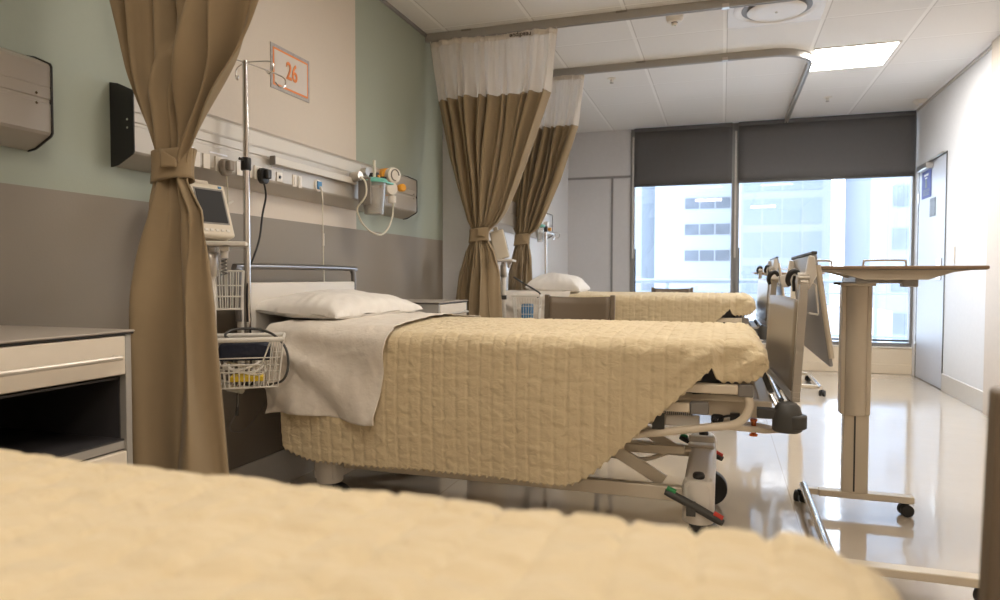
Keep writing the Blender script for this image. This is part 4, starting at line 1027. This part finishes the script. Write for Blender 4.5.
def inb(name, g, m, lab, cat, bevel=0, **k):
    g.v = [tuple(W3(v)) for v in g.v]; o = g.build(name, m, bevel=bevel, **k); return tag(o, lab, cat)
g = MB().prism([(-.035, .685), (-.03, .742), (.0, .755), (.10, .757), (.14, .745), (.145, .685)], 'y', -.115, -.035)
o = inb('blood_pressure_cuff', g, 'navy', 'folded navy blood pressure cuff lying in the white wire basket', 'cuff', .012, seg=3)
g = MB(); g.tube([(.02, -.12, .755), (-.01, -.09, .775), (.02, -.05, .792), (.10, -.05, .790), (.16, -.08, .765), (.195, -.12, .72), (.20, -.14, .66), (.18, -.14, .615), (.13, -.12, .60)], .0045, 8, smooth=8)
inb('cuff_hose', g, 'dgrey', 'dark grey hose arching over and round the wire basket', 'hose')
g = MB().box(.01, .12, -.155, -.07, .618, .636)
inb('yellow_packet', g, 'yellow', 'yellow packet on the floor of the wire basket', 'packet', .003)
g = MB()
for k in range(3):
    g.tube([(.05+.075*math.cos(a)*(1-.1*k), -.10+.045*math.sin(a), .65+.010*k+.012*math.sin(2*a+k)) for a in [R(24*j) for j in range(15)]], .0038, 6, closed=True)
inb('coiled_leads', g, 'white_wire', 'coiled white sensor leads lying in the wire basket', 'cable')
t = thing('hanging_lead', (-1.75, 1.98, .4), 'thin grey lead hanging in a loop below the wire basket', 'cable')
MB().tube([tuple(W3((.03, -.05, .60))), tuple(W3((.02, -.03, .50))), (-1.78, 2.13, .40), (-1.78, 2.20, .375), (-1.80, 2.30, .40), (-1.82, 2.40, .455)], .003, 8, smooth=8).build('lead', 'mgrey', t)
MB().tube([tuple(W3((.028, -.045, .57))), tuple(W3((.02, -.03, .48)))], .006, 10).build('connector', 'dgrey', t)
ms3 = monitor_stand((-1.475, 4.60, 0), R(100), 'white monitor stand seen from the side between the two far tied curtains', tilt=14, zb=(.66, .85), head=8, bw=.22, bo=(0, -.17), br=.14)
TM = Matrix.Translation((-1.475, 4.60, 0)) @ Matrix.Rotation(R(100), 4, 'Z') @ Matrix.Translation((-.05, -.08, 0))
g = MB().box(.0, .10, -.13, -.05, .67, .79)
inb('blue_pouch', g, 'blue', 'blue pouch inside the far wire basket', 'pouch', .012, seg=3)
g = MB().tube([(-.03, .0, .98), (-.02, -.08, .93), (.06, -.14, .89), (.15, -.17, .86), (.16, -.15, .83)], .006, 8, smooth=6)
inb('sensor_cable', g, 'black', 'thick black cable drooping from the far monitor stand', 'cable')

# ---------------------------------------------------------------- chairs
def chair(loc, rz, lab):
    t = thing('visitor_chair', (0, 0, 0), lab, 'chair', 'brown visitor chairs beside the beds')
    def bk(u, v):
        x = lerp(-.182, .182, u); z = lerp(.50, .865, v)
        return (x, .19+.10*(z-.45)+.025*(math.cos(u*math.pi-math.pi/2)), z-.006*math.sin(u*math.pi)*v)
    MB().grid(bk, 16, 8).build('backrest', 'chair_vinyl', t, solid=.022)
    MB().box(-.20, .20, -.24, .21, .41, .455).build('seat', 'chair_vinyl', t, bevel=.015, seg=3)
    for s_ in (-1, 1):
        MB().bar((s_*.196, .185, .02), (s_*.196, .245, .875), .028, .028, up=(0, 1, 0)).build('back_post', 'chair_vinyl', t, bevel=.005)
        MB().bar((s_*.190, -.22, .0), (s_*.190, -.22, .41), .025, .025, up=(0, 1, 0)).build('leg', 'dgrey', t, bevel=.003)
        MB().bar((s_*.190, -.22, .20), (s_*.190, .19, .20), .02, .02).build('stretcher', 'dgrey', t, bevel=.003)
    t.location = loc; t.rotation_euler = (0, 0, rz); return t
ca = chair((-.808, 3.93-.22, 0), 0, 'brown visitor chair directly beyond the middle bed')
ca.location = (-.80, 3.72, 0)
cb = relabel(copy_tree(ca), 'small brown visitor chair back between farthest bed and window', (-.49, 6.98, .0))
cb.name = 'visitor_chair.001'
cc = relabel(copy_tree(ca), 'blurred brown visitor chair back cut by the right frame edge in the foreground', (.455, 1.0, 0), R(180))
cc.name = 'visitor_chair.002'

# ---------------------------------------------------------------- overbed tables
def castor(x, y, parent, rz=0):
    A = Matrix.Translation((x, y, 0)) @ Matrix.Rotation(rz, 4, 'Z')
    g = MB()
    for s_ in (-1, 1):
        p = A @ Vector((0, s_*.004, .025)); q_ = A @ Vector((0, s_*.022, .025)); g.tube([p, q_], .025, 20)
    b = A @ Vector((0, 0, 0)); g.lathe([(.012, .03), (.012, .055)], (b.x, b.y, 0), 12)
    return g.build('castor', 'tyre', parent, bevel=.001)
def overbed_table(loc, lab):
    """as built: column near x .53, y 3.12"""
    t = thing('overbed_table', (.53, 3.12, 0), lab, 'overbed table', 'wheeled overbed tables')
    MB().box(.398, .755, 3.125, 3.175, .056, .084).build('foot', 'beige_metal', t, bevel=.004)
    MB().box(.360, .785, 2.335, 2.385, .056, .084).build('foot', 'beige_metal', t, bevel=.004)
    MB().tube([(.348, 3.22, .07), (.348, 2.32, .07)], .017, 16).build('base_tube', 'steel', t)
    MB().bar((.348, 3.15, .07), (.41, 3.15, .07), .03, .024).bar((.348, 2.36, .07), (.41, 2.36, .07), .03, .024).build('joint', 'beige_metal', t)
    for x, y, r_ in ((.728, 3.15, .2), (.335, 3.205, 1.2), (.762, 2.36, .5), (.345, 2.335, 1.0)): castor(x, y, t, r_)
    MB().box(.487, .583, 3.122, 3.170, .084, .46).build('inner_column', 'beige_metal', t, bevel=.003)
    MB().box(.527, .533, 3.119, 3.1225, .09, .41).build('column_groove', 'dgrey', t)
    g = MB().prism([(.490, 3.18), (.490, 3.112), (.500, 3.100), (.515, 3.094), (.528, 3.092), (.541, 3.094), (.556, 3.100), (.566, 3.112), (.566, 3.18)], 'z', .41, .945).box(.471, .490, 3.112, 3.175, .412, .945).box(.566, .585, 3.112, 3.175, .412, .945)
    g.build('outer_column', 'beige_metal', t, bevel=.004, seg=3)
    MB().box(.465, .592, 3.085, 3.185, .945, .958).build('column_cap', 'beige_metal', t, bevel=.003)
    # cantilever head under the top
    hd = MB().box(.478, .580, 2.86, 3.17, .958, 1.000).box(.640, .690, 2.87, 2.93, .945, 1.003).box(.58, .642, 2.88, 2.92, .958, .995).build('tilt_mechanism', 'alu_dull', t, bevel=.004)
    MB().tube([(.44, 3.12, .955), (.47, 3.12, .955)], .006, 8).build('release_lever', 'dgrey', hd)
    top = MB().box(.325, .872, 2.74, 3.16, 1.010, 1.022).build('tabletop', 'walnut_edge', t, bevel=.003)
    MB().box(.330, .867, 2.745, 3.155, 1.0075, 1.010).build('underside', 'mgrey', top)
    for yy in (2.80, 3.03):
        MB().prism([(.335, 1.0075), (.84, 1.0075), (.78, 1.000), (.70, .972), (.50, .972), (.40, 1.000)], 'y', yy-.012, yy+.012).build('support_wedge', 'beige_metal', top, bevel=.001)
    for a, b in ((.345, .43), (.545, .70)):
        MB().tube([(a, 3.10, 1.022), (a+.002, 3.10, 1.043), (a+.012, 3.10, 1.049), (b-.012, 3.10, 1.049), (b-.002, 3.10, 1.043), (b, 3.10, 1.022)], .004, 8, smooth=3).build('guard_rail', 'alu', top)
    t.location = loc; return t
ot = overbed_table((.53, 3.12, 0), 'tall overbed table on castors standing at the foot of the middle bed')
ot2 = relabel(copy_tree(ot), 'overbed table beyond, mostly hidden, its castors behind the middle footboard', (.60, 6.22, 0), R(180))
ot2.name = 'overbed_table.001'

# ---------------------------------------------------------------- outside the windows
t = thing('balcony_railing', (0, 9.4, 0), 'pale metal balcony railing outside the window', 'railing')
MB().tube([(-4, 9.4, .93), (6, 9.4, .93)], .03, 10).build('top_rail', 'ext_pale', t)
MB().tube([(-4, 9.4, .78), (6, 9.4, .78)], .014, 8).tube([(-4, 9.4, .25), (6, 9.4, .25)], .014, 8).build('lower_rail', 'ext_pale', t)
for k in range(8): MB().box(-3.2+k*1.25-.02, -3.2+k*1.25+.02, 9.38, 9.42, -.2, .93).build('post', 'ext_pale', t)
g = struct(MB().box(-5, 8, YW+.3, 9.6, -.5, -.2).build('trim_6', 'ext_white'))
def building(name, loc, lab, w, dpt, z0, z1, wallm, rows, cols, u0, u1, wh, pitch, zbase, paned=False):
    x, y = loc
    t = thing(name, (x, y, z0), lab, 'building')
    MB().box(x-w/2, x+w/2, y, y+dpt, z0, z1).build('wall', wallm, t)
    for r_ in range(rows):
        z = zbase+r_*pitch; g = MB(); cw = (u1-u0)/cols
        for c in range(cols): g.box(u0+c*cw+.08, u0+(c+1)*cw-.08, y-.06, y+.02, z, z+wh)
        g.build('window', 'ext_glass' if not paned else 'ext_pale', t)
    return t
# white office block with ribbon windows, left pane
building('office_building', (-3.2, 90), 'white office block with ribbon windows seen through left window pane', 16, 12, -40, 60, 'ext_white', 9, 3, -4.7, .9, 1.35, 3.3, 3.05-6*0-.0, )
building('apartment_tower', (-9.0, 60), 'grey blue apartment tower at the left edge of window view', 4.6, 12, -40, 40, 'ext_grey', 9, 1, -9.6, -7.4, 1.7, 2.6, -4.0)
building('glass_tower', (6.0, 75), 'pale gridded glass tower seen through the right window pane', 8.5, 14, -40, 60, 'ext_white', 12, 4, 1.9, 9.5, 2.6, 3.4, -14.0, True)
building('apartment_tower', (15.5, 60), 'plain blue grey tower behind the overbed table in right window', 9.0, 12, -40, 50, 'ext_grey', 8, 2, 12.5, 18.5, 1.6, 3.3, -10)
building('low_building', (2.5, 45), 'low white louvred building below horizon in right window', 14, 8, -30, -1.0, 'ext_white', 5, 4, -3.5, 8.5, .25, 1.4, -10)
